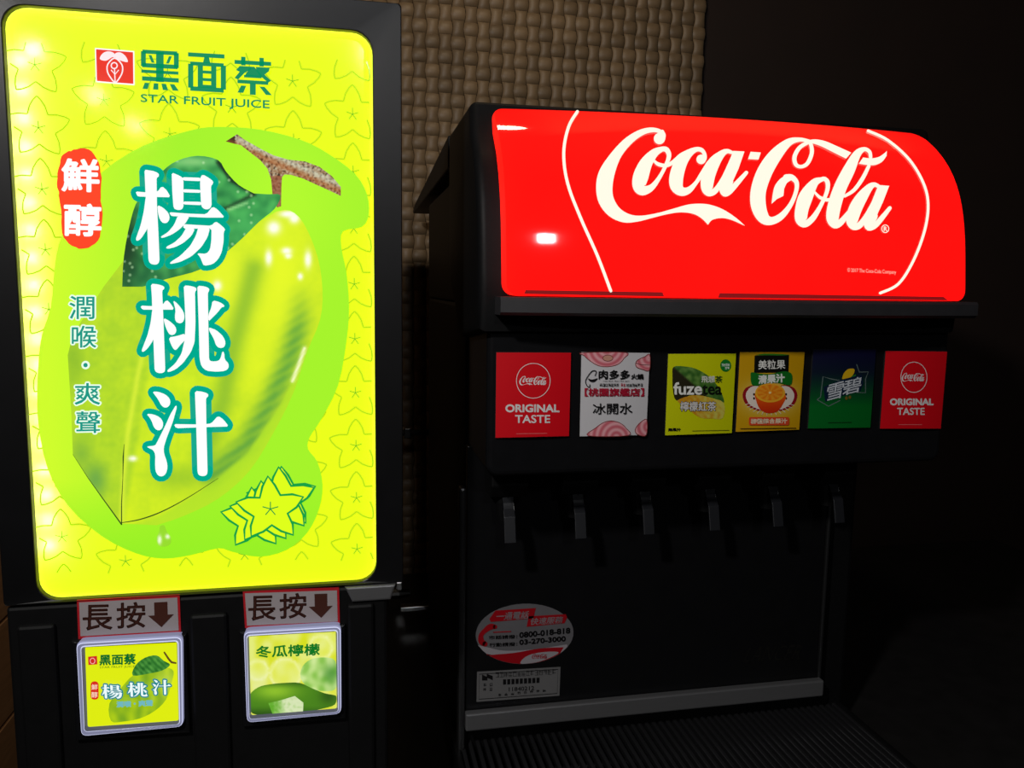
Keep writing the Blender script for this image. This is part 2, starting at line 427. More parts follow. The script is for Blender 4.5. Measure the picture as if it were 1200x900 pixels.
# --- scattered star outlines
def star(cx, cy, r, rv=.52, rot=-90, k=3, tilt=0):
    P = []
    for i in range(5):
        a = math.radians(rot + 72*i); b_ = math.radians(rot + 72*i + 36); c_ = math.radians(rot + 72*(i+1))
        t0 = (cx+r*math.cos(a), cy+r*math.sin(a)); vl = (cx+r*rv*math.cos(b_), cy+r*rv*math.sin(b_)); t1 = (cx+r*math.cos(c_), cy+r*math.sin(c_))
        for A, B in ((t0, vl), (vl, t1)):
            for j in range(k):
                t = j/k; x = A[0]+(B[0]-A[0])*t; y = A[1]+(B[1]-A[1])*t; q = 4*t*(1-t)*.09*r; d = math.hypot(x-cx, y-cy) or 1
                P.append((x+(x-cx)/d*q, y+(y-cy)/d*q))
    return P
def to_px(X, Z):
    d = Vector((X, PY, Z)); q = d.dot(_fwd); return (600 + F_PX*d.dot(RT)/q, 450 - F_PX*d.dot(UP)/q)
pr = Print(PS, lp, 'star_pattern')
LINE = glow((184, 222, 14)); LINE2 = glow((120, 190, 30))
S = None; S2 = None
dx, dz = .0527, .0516
for c in range(7):
    for r in range(12):
        X = x1 - .0185 - c*dx; Z = z1 - .0735 + .0516 - (r-1)*dz + (dz*.5 if c % 2 else 0) + .0
        st = star(X, Z, .0262, rot=90)
        segs = []
        for a, b_ in zip(st, st[1:]+st[:1]):
            if all(x0+.002 < q[0] < x1-.001 and z0+.022 < q[1] < z1-.026 for q in (a, b_)): segs.append(ribbon([to_px(*a), to_px(*b_)], 1.7, caps=False))
        if segs: S = plus(S, *segs) if S else plus(*segs)
        if x0+.006 < X < x1-.006 and z0+.03 < Z < z1-.03:
            for a in range(5):
                an = math.radians(90+72*a); q = ribbon([to_px(X, Z), to_px(X+.0058*math.cos(an), Z+.0058*math.sin(an))], .9, caps=False)
                S2 = plus(S2, q) if S2 else q
pr.add(S, LINE); pr.add(S2, LINE2); pr.done()
# --- pale green cloud behind the fruit
halo = crom([(60,360),(64,320),(70,285),(90,240),(120,202),(168,171),(224,153),(256,149),(304,152),(352,164),(384,180),(416,204),(430,228),(432,252),(424,266),(402,271),(400,290),(406,320),(409,360),(406,400),(396,452),(376,492),(363,512),(361,526),(372,541),(378,568),(374,596),(360,624),(336,644),(304,652),(272,646),(256,642),(224,650),(192,654),(160,648),(120,628),(80,592),(56,548),(46,500),(44,460),(48,400)], k=3)
def halo_c(x, y):
    c = mix((206, 252, 36), (164, 243, 34), (x-60)/150)
    c = mix(c, (190, 255, 40), .55*g(x, y, 330, 240, 70, 90)); return mix(c, (150, 240, 28), (y-560)/90)
PIC = picture(True)
Print(PS, lp, 'green_cloud', base=.0009).add(fill(halo, 9), PIC, paint=halo_c).done()
# --- the fruit
fr_o = crom([(324,248),(340,247),(356,262),(372,300),(378,340),(375,375),(360,412),(344,460),(320,508),(292,552),(256,584),(216,604),(184,615)], closed=False, k=3) + [(143,613),(120,584),(86,532),(84,480),(80,416),(86,392),(104,364),(122,336),(148,302),(220,282),(300,262)]
R1 = [(143,613),(145,560),(150,510),(162,440),(178,370),(200,310)]; BA = [(298,315),(286,360),(272,410),(262,470),(240,530)]; BB = [(352,330),(352,372),(340,420),(318,470),(290,520),(250,556)]
LOW = [(143,613),(176,606),(214,586),(250,562),(290,528),(330,470),(360,405)]
def fruit_c(x, y):
    nz_ = noise.noise(Vector((x*.05, y*.05, 1)))*.5 + noise.noise(Vector((x*.17, y*.17, 5)))*.3
    xr = 146 + (613-y)*.16
    c = mix(mix((190, 226, 34), (160, 206, 38), .4+nz_), mix((214, 240, 26), (190, 226, 30), .4+nz_), (x-xr)/7+.5)
    c = mix(c, (232, 250, 30), .9*g(x, y, 330, 330, 34, 90)); c = mix(c, (240, 252, 40), .7*g(x, y, 262, 330, 28, 45)); c = mix(c, (228, 248, 28), .6*g(x, y, 300, 420, 22, 70))
    da = dline(x, y, BA); c = mix(c, (132, 184, 44), .75*math.exp(-(da/13)**2))
    db = dline(x, y, BB); st = .88 + .12*math.sin((x*.6+y)*.5 + 2*nz_); c = mix(c, (84, 156, 62), .85*st*math.exp(-(db/14)**2)*min(1, max(0, (y-330)/60)))
    dl = dline(x, y, LOW)
    yl = next((a[1]+(b_[1]-a[1])*(x-a[0])/(b_[0]-a[0]) for a, b_ in zip(LOW, LOW[1:]) if a[0] <= x <= b_[0]), 613 if x < 143 else 405)
    c = mix(c, (178, 228, 36), .8*min(1, max(0, (y-yl)/6)))
    c = mix(c, (236, 250, 60), .6*math.exp(-(dline(x, y, R1)/3.2)**2))
    c = mix(c, (96, 160, 74), .8*g(x, y, 112, 562, 14, 20)); c = mix(c, (110, 168, 60), .6*g(x, y, 96, 530, 12, 16)); c = mix(c, (120, 172, 40), .5*g(x, y, 86, 420, 14, 30)); c = mix(c, (118, 176, 44), .5*g(x, y, 210, 560, 30, 16))
    for hx, hy, rx, ry in ((338,251,11,4),(345,256,6,6),(321,267,8,8),(336,294,6,4),(315,302,4,9),(361,304,4,10),(352,324,3,4),(338,300,4,3),(156,537,5,3),(255,335,5,6)): c = mix(c, (255, 255, 235), 1.2*g(x, y, hx, hy, rx, ry))
    c = mix(c, (255, 255, 210), .95*math.exp(-(dline(x, y, [(357,408),(350,428),(343,446)])/2.2)**2)); return clampc(c)
DK = glow((46, 78, 16))
pr = Print(PS, lp, 'star_fruit_picture', base=.0012)
pr.add(fill(fr_o, 2.6), PIC, paint=fruit_c)
pr.add(plus(ribbon([(86,532,.4),(104,560,.7),(122,585,1.2),(143,614,1.6)]), ribbon([(143,613,1.4),(143,590,1.2),(144.5,560,.7),(145,535,1.6),(146,520,.5)]), ribbon(crom([(143,612,.8),(165,608,1.4),(190,599,1.4),(220,583,1.0),(256,560,.5)], False))), DK)
# drop
pr.add(fill(crom([(188,616),(193,615),(196,622),(201,630),(200,637),(193,640),(186,638),(184,630),(187,622)], k=3), 2), PIC, paint=lambda x, y: clampc(mix(mix((150, 220, 40), (240, 255, 215), 1.3*g(x, y, 187.5, 632, 2.2, 5)), (245, 255, 225), 1.2*g(x, y, 197, 628, 2.5))))
pr.done()
# branch and leaf
fz = M(250, 140, 7.06)
br = mp(fz, [(105,185),(200,125),(260,170),(400,250),(500,300),(620,335),(760,350),(880,395),(980,470),(1055,560),(1055,635),(960,590),(860,545),(740,490),(640,460),(590,458),(570,480),(565,560),(562,720),(530,730),(500,680),(490,610),(480,500),(450,410),(390,340),(300,270),(230,215),(180,205)])
def branch_c(x, y):
    v = noise.noise(Vector((x*.35, y*.35, 3))) + .7*noise.noise(Vector((x*.9, y*.9, 8)))
    c = mix((120, 66, 30), (196, 188, 160), .5+1.1*v)
    if v < -.35: c = (44, 26, 16)
    up = y - (158 + (x-270)*.44); c = mix(c, (214, 220, 196), .6*math.exp(-((up-2)/4)**2)) if x > 276 else (60, 40, 20)
    c = mix(c, (176, 96, 44), .55*math.exp(-((up-10)/4)**2)); c = mix(c, (150, 84, 56), .7 if y > 206 and x < 331 and x > 317 else 0); return clampc(c)
pr = Print(PS, lp, 'branch_and_leaf_picture', base=.0018)
pr.add(fill(br, 1.8), PIC, paint=branch_c)
leaf = crom([(144,336),(146,300),(154,258),(164,232),(190,202),(208,189),(232,183),(256,188),(265,201),(280,217),(298,227)], False, 3) + crom([(298,227),(314,228),(329,229),(322,245),(304,260),(276,287),(240,314),(196,327),(168,336)], False, 3)
def leaf_c(x, y):
    nz_ = noise.noise(Vector((x*.09, y*.09, 2))); c = mix((30, 120, 60), (84, 190, 92), .5+nz_*.8)
    c = mix(c, (18, 52, 26), .9*g(x, y, 150, 290, 16, 60)); c = mix(c, (150, 215, 130), .8*g(x, y, 226, 190, 26, 6)); c = mix(c, (22, 84, 50), .5*g(x, y, 180, 322, 40, 12))
    d = dline(x, y, [(256,190),(272,212),(298,227)]); c = mix(c, (8, 30, 16), .95*math.exp(-(d/2.6)**2))
    d = dline(x, y, [(298,228),(282,236),(262,246)]); c = mix(c, (10, 34, 18), .8*math.exp(-(d/2.4)**2)); d = dline(x, y, [(268,246),(290,238)]); c = mix(c, (190, 240, 160), .7*math.exp(-(d/2)**2))
    c = mix(c, (70, 180, 90), .7*g(x, y, 290, 265, 26, 22))
    if noise.noise(Vector((x*.5, y*.5, 9))) > .52: c = mix(c, (210, 245, 190), .6)
    return clampc(c)
pr.add(fill(leaf, 2.6), PIC, paint=leaf_c); pr.done()
# --- the three big characters, stroke by stroke
YANG = [[(140,65),(170,68),(225,78),(258,98),(255,122),(238,130),(241,350),(252,560),(262,805),(245,830),(215,833),(185,822),(172,795),(163,540),(150,300)],
 [(68,240),(148,248),(245,245),(280,196),(320,230),(352,288),(90,282),(78,270)], [(150,285),(135,400),(110,510),(68,630),(82,642),(110,625),(140,580),(165,540),(180,400)],
 [(243,350),(290,370),(335,415),(345,460),(325,495),(290,498),(265,470),(250,420)], [(360,88),(400,102),(445,125),(455,150),(455,370),(435,390),(400,390),(375,375),(365,250)],
 [(590,130),(610,102),(660,130),(698,160),(690,185),(678,195),(683,360),(660,385),(625,385),(598,360),(590,200)], [(445,125),(595,130),(595,158),(450,152)], [(450,222),(595,228),(595,252),(450,248)], [(452,322),(600,325),(600,352),(452,345)],
 [(340,408),(500,420),(640,425),(690,362),(730,385),(790,452),(640,452),(360,440),(350,430)], [(410,435),(505,440),(470,500),(420,550),(360,590),(285,618),(268,608),(330,570),(380,510)],
 [(455,505),(680,518),(715,482),(750,505),(795,545),(780,568),(780,640),(765,730),(735,790),(690,830),(620,842),(605,810),(590,770),(562,740),(640,745),(670,710),(680,640),(682,540),(455,542)],
 [(480,530),(550,540),(520,600),(450,660),(390,690),(325,706),(312,690),(380,655),(440,600)], [(575,530),(670,535),(650,610),(600,690),(520,765),(430,810),(350,828),(345,815),(430,760),(510,680),(555,600)]]
TAO = [[(192,85),(255,92),(300,108),(300,130),(283,140),(290,300),(300,560),(308,790),(290,808),(250,810),(222,790),(212,540),(205,400),(200,200)], [(107,263),(200,268),(285,260),(318,215),(350,245),(382,296),(200,296),(120,296)],
 [(203,295),(190,400),(165,500),(115,630),(130,640),(165,610),(200,560),(215,530),(225,400)], [(292,362),(340,385),(390,430),(400,470),(380,500),(345,500),(325,470),(305,420)], [(370,218),(410,250),(455,310),(465,360),(450,400),(420,408),(390,390),(385,350),(392,300)],
 [(457,100),(510,103),(558,118),(560,140),(548,150),(552,400),(545,560),(515,640),(450,730),(390,780),(335,802),(320,790),(390,730),(440,650),(465,540),(472,400),(465,250)], [(335,520),(400,510),(470,488),(470,540),(430,580),(400,620),(380,622),(355,580)],
 [(567,102),(630,108),(665,125),(660,150),(652,160),(656,400),(662,700),(680,715),(735,712),(755,690),(770,630),(785,645),(788,700),(820,730),(820,770),(790,792),(720,798),(640,790),(600,755),(585,690),(578,400)],
 [(690,220),(750,235),(788,262),(780,275),(765,275),(730,320),(690,360),(658,392),(655,340),(680,280)], [(658,438),(720,460),(775,510),(797,560),(785,600),(750,608),(720,590),(700,530),(665,470)]]
ZHI = [[(205,128),(250,128),(310,150),(345,185),(350,220),(335,250),(305,260),(275,240),(250,190),(220,150)], [(155,307),(210,310),(265,335),(290,370),(290,410),(270,440),(240,440),(215,415),(200,370),(180,335)],
 [(395,235),(402,255),(370,370),(320,500),(295,580),(298,630),(320,690),(327,740),(315,790),(285,815),(250,808),(228,770),(225,700),(228,640),(212,600),(165,580),(163,570),(225,565),(240,540),(300,420),(350,310)],
 [(377,390),(550,393),(640,390),(680,385),(735,322),(780,355),(822,410),(640,415),(395,424)], [(547,122),(610,128),(655,145),(655,168),(637,180),(640,400),(650,780),(640,805),(610,812),(580,805),(568,780),(558,400)]]
def chaikin(P):
    out = []
    for i in range(len(P)):
        a, b_ = P[i], P[(i+1) % len(P)]; L_ = math.dist(a, b_); t = min(.25, 14/L_) if L_ > 0 else .25
        out += [(a[0]+(b_[0]-a[0])*t, a[1]+(b_[1]-a[1])*t), (a[0]+(b_[0]-a[0])*(1-t), a[1]+(b_[1]-a[1])*(1-t))]
    return out
def char(strokes, f): return plus(*[fill(mp(f, chaikin(s))) for s in strokes])
def box_map(strokes, bx0, by0, bx1, by1, base):
    xs = [p[0] for s in strokes for p in s]; ys = [p[1] for s in strokes for p in s]
    return lambda x, y: base(bx0 + (x-min(xs))/(max(xs)-min(xs))*(bx1-bx0), by0 + (y-min(ys))/(max(ys)-min(ys))*(by1-by0))
WHITE = glow((255, 255, 255)); TEAL = glow((0, 168, 140))
pr = Print(PS, lp, 'title_lettering', base=.0024)
big = [char(YANG, M(150, 190, 6.923)), char(TAO, M(150, 320, 6.923)), char(ZHI, M(150, 440, 6.923))]
for S in big: pr.add(swell(S, 6.4, 10), TEAL, 1)
for S in big: pr.add(S, WHITE, 2)
pr.done()
# --- slogan, seal
f36 = M(60, 320, 3.6)
pr = Print(PS, lp, 'slogan_lettering', base=.0024)
for ch, bx in (('潤', (82,97,186,193)), ('喉', (92,222,194,313)), ('爽', (104,463,210,553)), ('聲', (110,582,210,672))):
    S = text(ch, f36, *bx); pr.add(swell(S, 2.0, 6), glow((235, 255, 235)), 1); pr.add(swell(S, .25, 5), glow((10, 150, 130)), 2)
pr.add(fill(disc(*f36(149, 387), 5, n=14)), glow((235, 255, 235)), 1); pr.add(fill(disc(*f36(149, 387), 2.6, n=12)), glow((10, 150, 130)), 2); pr.done()
f45 = M(40, 120, 4.5)
seal = crom([(150,290),(175,268),(200,258),(250,245),(310,262),(345,320),(360,400),(355,500),(362,560),(362,660),(340,730),(290,765),(240,770),(190,745),(155,690),(150,600),(138,500),(127,430),(135,350)], k=3)
seal = [(x+random.uniform(-3, 3), y+random.uniform(-3, 3)) for x, y in seal]
pr = Print(PS, lp, 'red_seal', base=.0024); pr.add(fill(mp(f45, seal)), glow((255, 66, 28)))
pr.add(plus(text('鮮', f45, 155, 302, 345, 466, 6, bold=1.25), text('醇', f45, 168, 538, 355, 700, 4, bold=1.25)), WHITE); pr.done()
# --- maker's sign: small red square, three characters, latin line
f48 = M(90, 40, 4.8); LG = glow((0, 142, 92)); RED = glow((236, 50, 32))
pr = Print(PS, lp, 'brand_lettering', base=.0024)
sq = [(107,82),(328,100),(330,292),(112,275)]
pr.add(fill(mp(f48, sq)), WHITE); pr.add(fill(mp(f48, [(114,90),(321,107),(323,284),(119,268)])), RED)
em = [ribbon(mp(f48, crom([(218,140),(180,175),(178,215),(196,250),(222,276),(246,250),(262,215),(258,175)], k=3)), 1.6, closed=True), ribbon(mp(f48, disc(216,182,17,n=12)), 1.5, closed=True), ribbon([f48(218,200), f48(221,275)], 1.3), ribbon([f48(200,208), f48(220,232), f48(240,208)], 1.2),
      fill(mp(f48, crom([(135,145),(150,115),(180,102),(215,112),(220,140),(205,135),(170,155)], k=3))), fill(mp(f48, crom([(220,115),(250,108),(280,130),(292,162),(255,155),(225,142)], k=3)))]
pr.add(plus(*em), glow((255, 236, 240)))
def unit(bx0, by0, bx1, by1, drop): return lambda u, v: f48(bx0 + (bx1-bx0)*u/100, by0 + (by1-by0)*v/100 + drop*u/100)
def R(u, x0_, y0_, x1_, y1_): return fill(mp(u, [(x0_,y0_),(x1_,y0_),(x1_,y1_),(x0_,y1_)]))
u = unit(366, 92, 578, 312, 12); Hei = [R(u,4,0,96,10), R(u,0,4,13,42), R(u,87,4,100,42), R(u,3,34,97,45), R(u,40,4,60,80), R(u,1,51,99,59), R(u,3,68,100,79), fill(mp(u,[(20,13),(28,13),(36,32),(28,32)])), fill(mp(u,[(74,13),(82,13),(74,32),(66,32)])),
     fill(mp(u,[(10,84),(22,84),(18,100),(4,100)])), fill(mp(u,[(34,84),(46,84),(46,100),(32,100)])), fill(mp(u,[(54,84),(66,84),(72,100),(58,100)])), fill(mp(u,[(76,84),(88,84),(100,100),(84,100)]))]
u = unit(630, 108, 838, 318, 12); Mian = [R(u,0,0,98,11), fill(mp(u,[(44,9),(56,9),(60,26),(40,26)])), R(u,6,24,96,34), R(u,0,30,14,94), R(u,88,30,102,94), R(u,6,90,96,102), R(u,26,34,40,92), R(u,62,34,76,92), R(u,40,46,62,54), R(u,40,66,62,74), R(u,40,84,62,92)]
u = unit(890, 130, 1095, 332, 12); Cai = [R(u,0,10,100,21), R(u,18,0,30,24), R(u,68,0,80,24), fill(mp(u,[(14,26),(44,26),(44,34),(28,44),(10,64),(0,60),(14,42),(4,38)])), fill(mp(u,[(58,26),(96,26),(94,36),(82,46),(100,62),(92,68),(70,50),(60,36)])), fill(mp(u,[(44,26),(54,26),(76,52),(28,52)])), R(u,26,50,74,57), R(u,8,64,92,74), R(u,42,72,58,104),
     fill(mp(u,[(18,80),(32,80),(24,100),(8,100)])), fill(mp(u,[(68,80),(82,80),(102,102),(86,102)]))]
pr.add(plus(*Hei, *Mian, *Cai), LG); pr.add(text('STAR FRUIT JUICE', f48, 366, 342, 1086, 400, 36, bold=.22), LG); pr.done()
# --- star slices
f5 = M(240, 520, 5); SL = [(372,185),(412,235),(445,295),(515,290),(578,305),(540,365),(487,402),(517,465),(520,527),(450,505),(395,470),(345,508),(275,535),(272,475),(290,420),(235,385),(187,335),(255,308),(325,310),(340,245)]
pr = Print(PS, lp, 'star_slice_emblem', base=.0024)
for k, (sx, sy, sc) in enumerate(((78,-62,.96), (62,-52,1), (-96,58,.96), (-40,24,.98), (0,0,1))):
    P = mp(f5, [((x-380)*sc+380+sx, (y-370)*sc+370+sy) for x, y in SL])
    pr.add(fill(P), glow((222, 255, 12)), 2*k); pr.add(ribbon(P, 2.7, closed=True), glow((0, 160, 66)), 2*k+1)
for a in range(5):
    an = math.radians(-90+72*a); pr.add(ribbon([f5(387,375), f5(387+46*math.cos(an), 375+40*math.sin(an))], 1.2), glow((0, 150, 62)), 10)
pr.done()
# --- lower cabinet with the two push buttons
LY = .7625
low = prism_x([(LY, OUTF[2]-.002), (LY, -.50), (LY+.045, -.545), (LY+.045, -.62), (1.16, -.62), (1.16, .22), (PY+.10, .22), (PY+.10, OUTF[2]-.002)], OUTF[0]+.001, OUTF[1]-.016, .003)
mk('cabinet_body', *low, BLACK, jd)
for a, b_ in ((-.300, -.268), (-.152, -.118), (-.006, .020)):          # raised ribs of the front moulding
    mk('front_rib', *box(a, b_, LY-.005, LY+.002, -.495, -.312, .003), BLACK, jd)
mk('chrome_lip', *prism_y([(-.008, OUTF[2]-.001), (.0415, OUTF[2]-.001), (.0365, OUTF[2]-.0165), (-.001, OUTF[2]-.0165)], LY-.0035, LY+.006, .002), STEEL, jd, label='bare metal lip below the light box')
mk('base_plinth', *box(OUTF[0]+.02, OUTF[1]-.02, LY+.02, 1.14, -.619, -.60, .002), BLACK, jd)
SS = Surf(LY - .0012)
def sticker(quad, f, bx, arrow):
    Q = mp(f, quad); w_ = [SS.at(x, y, 0) for x, y in Q]
    V = [p + Vector((0, d, 0)) for d in (0, .0012) for p in w_]
    o = mk('instruction_sticker', V, [(0,1,2,3),(7,6,5,4),(0,4,5,1),(1,5,6,2),(2,6,7,3),(3,7,4,0)], ink((196, 34, 44)), jd, label='red-bordered press and hold sticker')
    cx = sum(p[0] for p in quad)/4; cy = sum(p[1] for p in quad)/4
    iw, ih = .955, .87
    pr = Print(SS, o, 'sticker_lettering', base=.0001); pr.add(fill(mp(f, [((x-cx)*iw+cx, (y-cy)*ih+cy) for x, y in quad])), ink((176, 166, 168)))
    pr.add(plus(text('長', f, *bx[0], bold=.55), text('按', f, *bx[1], bold=.55)), ink((78, 42, 34)))
    pr.done()
    ar = Print(SS, o, 'arrow', base=.0004); ar.add(fill(mp(f, arrow)), ink((78, 42, 34))); ar.done()
g1 = M(70, 680, 4.5); g2 = M(260, 670, 4.5)
sticker([(90,105),(632,75),(640,275),(98,310)], g1, [(124,132,276,262,-4), (302,120,450,252,-6)], [(498,116),(568,112),(570,180),(602,178),(537,246),(466,186),(500,184)])
sticker([(110,102),(618,84),(622,272),(122,298)], g2, [(142,130,282,256,-4), (306,118,444,246,-6)], [(488,116),(555,114),(556,180),(584,178),(524,242),(458,184),(490,182)])
EDGE = glow((214, 218, 250), 1, .15); CLEAR = glow((122, 124, 152), 1, .12); SIDE = glow((150, 152, 186), 1, .12); INNER = glow((78, 80, 92), 1, .12)
def button(quad_out, quad_in, f, label):
    BY = LY - .012
    so = Surf(BY); O = [so.at(*f(x, y), 0) for x, y in quad_out]; I = [so.at(*f(x, y), 0) for x, y in quad_in]
    def loop(P, r, n=4):
        out = []
        for i in range(4):
            p = P[i]; a = (P[i-1]-p).normalized(); b_ = (P[(i+1) % 4]-p).normalized()
            for k in range(n+1): t = k/n; out.append(p + a*r*(1-t)**2 + b_*r*t*t)
        return out
    O_, I_ = loop(O, .006), loop(I, .002)
    n = len(O_); V = [p+Vector((0, .013, 0)) for p in O_] + [p+Vector((0, .003, 0)) for p in O_]
    for fr_, dp in ((.10, .0006), (.20, 0), (.58, .0008), (.70, 0), (1, .004)): V += [o_.lerp(i_, fr_)+Vector((0, dp, 0)) for o_, i_ in zip(O_, I_)]
    Fc, mi = [], []
    for k in range(6):
        for i in range(n): Fc.append((k*n+i, k*n+(i+1) % n, (k+1)*n+(i+1) % n, (k+1)*n+i)); mi.append((0, 2, 1, 0, 1, 3)[k])
    o = mk('push_button', V, Fc, [CLEAR, EDGE, SIDE, INNER], jd, mi, label=label)
    S_ = Surf(BY+.004); return o, S_, [(x, y) for x, y in quad_in]
def skirt(f, q):
    so = Surf(LY-.004); P = [so.at(*f(x, y), 0) for x, y in q]
    mk('button_surround', *prism_y([(p.x, p.z) for p in P], LY-.006, LY+.001, .002), GLOSS, jd)
skirt(g1, [(62,318),(668,282),(690,800),(85,842)])
skirt(g2, [(92,312),(650,276),(655,770),(110,815)])
# button 1: star fruit
o, S_, qi = button([(82,330),(645,296),(650,775),(110,828)], [(126,362),(612,333),(622,752),(140,786)], g1, 'lit square button with a star fruit picture')
pr = Print(S_, o, 'button_picture', base=-.0005)
pr.add(fill(mp(g1, [(120,355),(618,328),(628,758),(134,792)])), glow((222, 236, 0)))
fq = crom([(390,500),(330,560),(262,650),(270,742),(330,746),(420,730),(500,690),(560,630),(590,540),(600,480),(560,462),(470,480)], k=3)
pr.add(fill(mp(g1, fq), 2.2), PIC, paint=lambda x, y: clampc(mix(mix((176, 206, 14), (120, 166, 24), .55+.9*noise.noise(Vector((x*.12, y*.06, 4)))), (224, 240, 90), .5*g(x, y, 195, 800, 12, 18))))
lq = crom([(385,502),(400,448),(450,408),(510,396),(548,424),(582,446),(540,476),(470,492)], k=3)
pr.add(fill(mp(g1, lq), 1.8), PIC, paint=lambda x, y: clampc(mix((20, 92, 24), (96, 170, 70), .45+.22*math.sin((x-y)*.9)+.5*noise.noise(Vector((x*.2, y*.2, 2))))))
pr.add(ribbon(mp(g1, [(552,380,2),(575,415,2.4),(590,432,2.6),(612,436,2)])), glow((92, 70, 20)))
pr.add(fill(mp(g1, [(150,402),(197,398),(199,442),(152,446)])), glow((206, 34, 28))); pr.add(ribbon(mp(g1, disc(174,424,13,15,10)), .8, closed=True), glow((240, 190, 180)))
pr.add(text('黑面蔡', g1, 212, 392, 400, 446, -6, bold=.45), glow((10, 104, 40))); pr.add(text('STAR FRUIT JUICE', g1, 212, 452, 398, 466, -6), glow((40, 110, 20)))
pr.add(fill(mp(g1, rrect(165, 207, 530, 626, 18, 4))), glow((214, 40, 22))); pr.add(plus(text('鮮', g1, 170, 545, 202, 574, bold=.1), text('醇', g1, 170, 585, 202, 615, bold=.1)), glow((246, 214, 190)))
tri = [char(c, box_map(c, *bx, g1)) for c, bx in ((YANG, (228,540,335,615)), (TAO, (362,530,468,605)), (ZHI, (492,516,592,595)))]
for S in tri: pr.add(swell(S, 1.5, 6), glow((30, 130, 140)), 20)
for S in tri: pr.add(S, glow((236, 250, 250)), 21)
pr.add(text('潤喉・爽聲', g1, 306, 630, 495, 660, -8, bold=.35), glow((110, 180, 190)), 22); pr.done()
# button 2: winter melon lemon
o, S_, qi = button([(113,318),(628,286),(630,752),(130,800)], [(140,348),(600,322),(606,732),(152,768)], g2, 'lit square button with a winter melon picture')
pr = Print(S_, o, 'button_picture', base=-.0005)
def b2(x, y):
    X, Y = (x-260)*4.5, (y-670)*4.5
    c = mix((214, 222, 24), (226, 234, 120), .6+noise.noise(Vector((x*.08, y*.08, 6))))
    for cx, cy, r in ((335, 540, 78), (190, 520, 50), (520, 400, 60)):
        d = math.hypot(X-cx, Y-cy); c = mix(c, (244, 248, 190), .75*math.exp(-((d-r)/9)**2)); c = mix(c, (232, 240, 130), .5 if d < r else 0)
    return clampc(mix(c, (232, 238, 190), .5*g(X, Y, 190, 580, 60, 50)))
pr.add(fill(mp(g2, [(134,342),(606,316),(612,738),(146,774)]), 3), PIC, paint=b2)
pr.add(fill(mp(g2, crom([(415,560),(425,500),(470,462),(540,452),(598,470),(604,560),(598,620),(540,630),(460,615)], k=3)), 2), PIC, paint=lambda x, y: clampc(mix(mix((206, 232, 150), (140, 196, 80), .5+1.2*noise.noise(Vector((x*.11, y*.11, 1)))), (70, 140, 50), .8*g(x, y, 388, 790, 10, 12))))
pr.add(fill(mp(g2, crom([(145,655),(190,610),(250,594),(330,586),(410,586),(470,612),(540,640),(590,650),(604,660),(596,700),(540,720),(430,742),(300,756),(200,756),(150,735)], k=3)), 2), PIC, paint=lambda x, y: clampc(mix(mix((70, 128, 20), (140, 190, 40), g(x, y, 322, 810, 26, 10)), (20, 50, 8), .8*(1-math.exp(-max(0, abs(y-817)-9)**2/90)) + .5*g(x, y, 385, 815, 10))))
pr.add(fill(mp(g2, [(245,692),(300,680),(385,655),(430,690),(428,738),(268,752)]), 2), PIC, paint=lambda x, y: clampc(mix((96, 170, 40), (214, 228, 180), min(1, max(0, (x-320)/16)) - .4*noise.noise(Vector((x*.3, y*.3, 0))))))
pr.add(text('冬瓜檸檬', g2, 183, 386, 515, 446, -14, bold=.45), glow((16, 116, 34)), 20); pr.done()

# ================================================================== SODA DISPENSER (right)
sd = thing('soda_dispenser', 'black six-valve soda fountain with a curved glowing red sign on top', 'soda fountain', (.41, 1.2, -.62))
HX0, HX1 = .1265, .686                       # hood
xl, xr, zb, zt, yb, yt, bul = .1500, .668, -.0085, .1885, .761, .857, .020
def sy_(X, Z):
    u_ = (X-xl)/(xr-xl); v_ = (Z-zb)/(zt-zb); v_ = max(v_, 0)
    p = .2*v_ + .8*v_**4 if v_ < 1 else 1 + 3.4*(v_-1)
    return yb + (yt-yb)*p - bul*(1-(2*u_-1)**2)
SG = Surf(sy_, flat=False)
